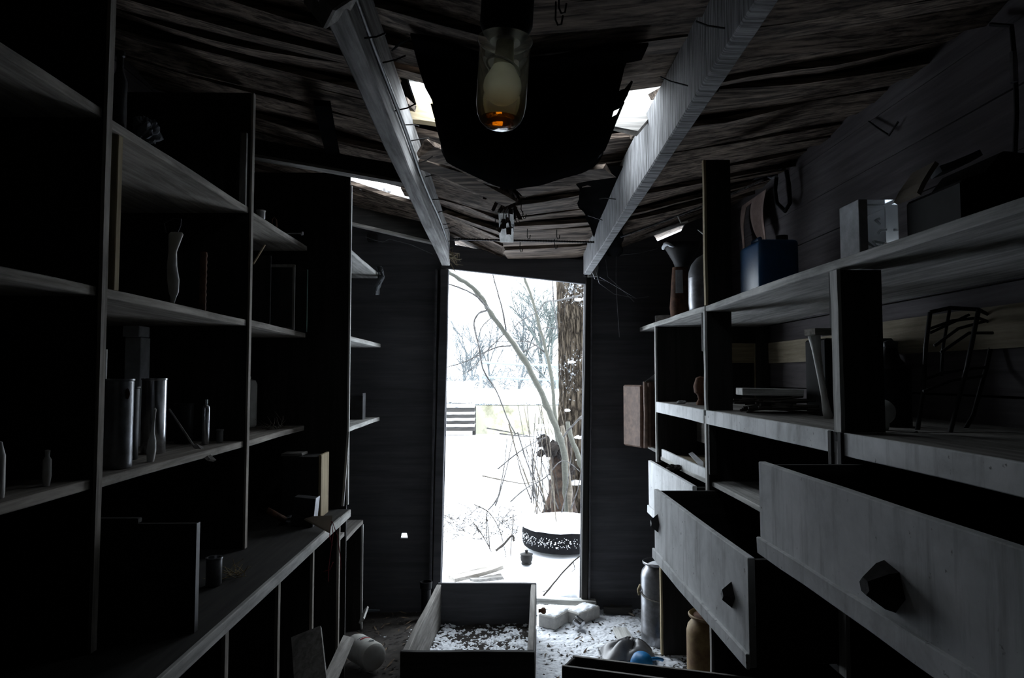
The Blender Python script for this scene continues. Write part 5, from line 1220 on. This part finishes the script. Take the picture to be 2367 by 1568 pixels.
# low plastered wall, stacked snowy timbers, pipe frame and hazy trees across the yard
lw = thing('plaster_wall', 'low stained plaster wall with thick snow on top across the yard', 'wall', V(1.2, 17, 0))
a, b = at(1100, 938, 17.0), at(1300, 938, 17.0)
MB().box(a.x, a.x + 6.0, 17.0, 17.3, -.1, a.z).build('body', 'lime_plaster', lw)
MB().sheet(lambda u, v: V(a.x - .1 + 6.2 * u, 16.92 + .5 * v, a.z + .16 + .10 * math.sin(math.pi * v) + .04 * n3((u * 9, v, 0), 1)), 40, 6, .30).build('snow_cap', 'snow', lw, smooth=True)
ss = thing('timber_stack', 'stack of snow-topped timbers beside the plaster wall', 'timber', V(at(1066, 990, 16.5).x, 16.5, 0))
for k, py in enumerate((946, 962, 976, 990)):
    a, b = at(1000, py, 16.5), at(1098, py, 16.5)
    MB().board(a, b, .5, .10, n=4).build('timber', 'dark_wood_x', ss)
    MB().sheet(lambda u, v: V(a.x + (b.x - a.x) * u, 16.2 + .55 * v, a.z + .075 + .02 * math.sin(math.pi * v) + .01 * n3((u * 6, v, k), 1)), 14, 4, .05).build('snow_cap', 'snow', ss, smooth=True)
for px in (1003, 1096):
    a = at(px, 940, 16.6); MB().box(a.x - .04, a.x + .04, 16.55, 16.7, -.1, a.z).build('post', 'dark_wood_z', ss)
hr = thing('snowy_roof', 'low shed roof buried in snow beyond the timbers', 'roof', V(at(1040, 915, 19).x, 19, 0))
a, b = at(960, 935, 19), at(1106, 935, 19)
MB().box(a.x, b.x - .3, 19.2, 21, -.1, a.z - .05).build('wall', 'grey_wood_z', hr)
MB().sheet(lambda u, v: V(a.x - .2 + (b.x - a.x) * u, 18.8 + 2.6 * v, a.z + .2 + .25 * math.sin(math.pi * v * .6) + .05 * n3((u * 5, v * 3, 0), 1)), 24, 10, .30).build('snow_cap', 'snow', hr, smooth=True)
pfm = thing('pipe_scaffold', 'pale frosted pipe scaffold standing behind the plaster wall', 'scaffold', V(at(1112, 930, 18).x, 18, 0))
def pipe(x0, y0, x1, y1, Y, r_, nm): MB().tube([at(x0, y0, Y), at(x1, y1, Y)], r_, 8).build(nm, 'pipe_frost', pfm, smooth=True)
pipe(1112, 990, 1112, 838, 18, .045, 'post'); pipe(1290, 990, 1288, 845, 18.2, .04, 'post'); pipe(1110, 838, 1310, 847, 18, .035, 'rail'); pipe(1110, 872, 1310, 880, 18, .03, 'rail'); pipe(1195, 850, 1195, 990, 18, .02, 'post')

def bare_tree(name, label, base, h, seed, mat='hazy_twig', spread=.5, dens=5, grp='bare frosted trees across the yard'):
    rr_ = random.Random(seed); t = thing(name, label, 'tree', base, 0, grp); m = MB(); tw_ = MB()
    def grow(p, d, L, r_, lv):
        n = 3; P = [p]; q = p
        for k in range(n):
            d = (d + V(rr_.uniform(-.25, .25), rr_.uniform(-.25, .25), rr_.uniform(-.10, .16))).normalized(); q = q + d * L / n; P.append(q)
        (m if lv < 2 else tw_).tube(P, [r_ * (1 - .5 * k / n) for k in range(n + 1)], 6 if lv < 1 else 3, cap=False)
        if lv >= 4: return
        for k in range(dens if lv < 3 else 4):
            f = rr_.uniform(.25, 1.0); i = min(n - 1, int(f * n)); s0 = P[i].lerp(P[i + 1], f * n - i)
            a = rr_.uniform(0, 6.283); nd_ = (d + V(math.cos(a), math.sin(a), rr_.uniform(-.3, .4)) * (spread + .5 * lv * .3)).normalized()
            grow(s0, nd_, L * rr_.uniform(.45, .65), r_ * .5, lv + 1)
    grow(V(0, 0, 0), V(0, 0, 1), h * .55, h * .014, 0)
    m.build('trunk', mat, t, local=True); o = tw_.build('twigs', mat, t, local=True); o['kind'] = 'stuff'
    return t
spots = [(1060, 25, 4.0, 2, 'pale bare frosted tree nearest the timber stack in the hazy row'), (1100, 29, 4.6, 3, 'pale bare frosted tree behind the end of the pipe scaffold'), (1150, 26, 4.2, 4, 'pale bare frosted tree seen past the middle of the bent sapling'),
         (1195, 24, 4.6, 5, 'pale bare frosted tree next to the greenish frosted trees'), (1240, 25, 5.6, 6, 'greenish frosted tree, the one farthest from the big trunk'), (1285, 24, 6.0, 7, 'tall greenish frosted tree right beside the big trunk')]
for px, Y, h, sd, lab in spots:
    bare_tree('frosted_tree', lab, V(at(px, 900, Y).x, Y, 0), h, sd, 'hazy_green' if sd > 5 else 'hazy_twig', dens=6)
m = MB(); rr_ = random.Random(5)
for k in range(5200):
    x = rr_.uniform(-6, 8); yy = rr_.uniform(21, 26); z = rr_.uniform(0, 1) ** 1.3 * (1.55 + .35 * math.sin(x * 1.3) + .012 * x * x)
    d = V(rr_.uniform(-1, 1), rr_.uniform(-.4, .4), rr_.uniform(-.2, 1)).normalized() * rr_.uniform(.15, .5)
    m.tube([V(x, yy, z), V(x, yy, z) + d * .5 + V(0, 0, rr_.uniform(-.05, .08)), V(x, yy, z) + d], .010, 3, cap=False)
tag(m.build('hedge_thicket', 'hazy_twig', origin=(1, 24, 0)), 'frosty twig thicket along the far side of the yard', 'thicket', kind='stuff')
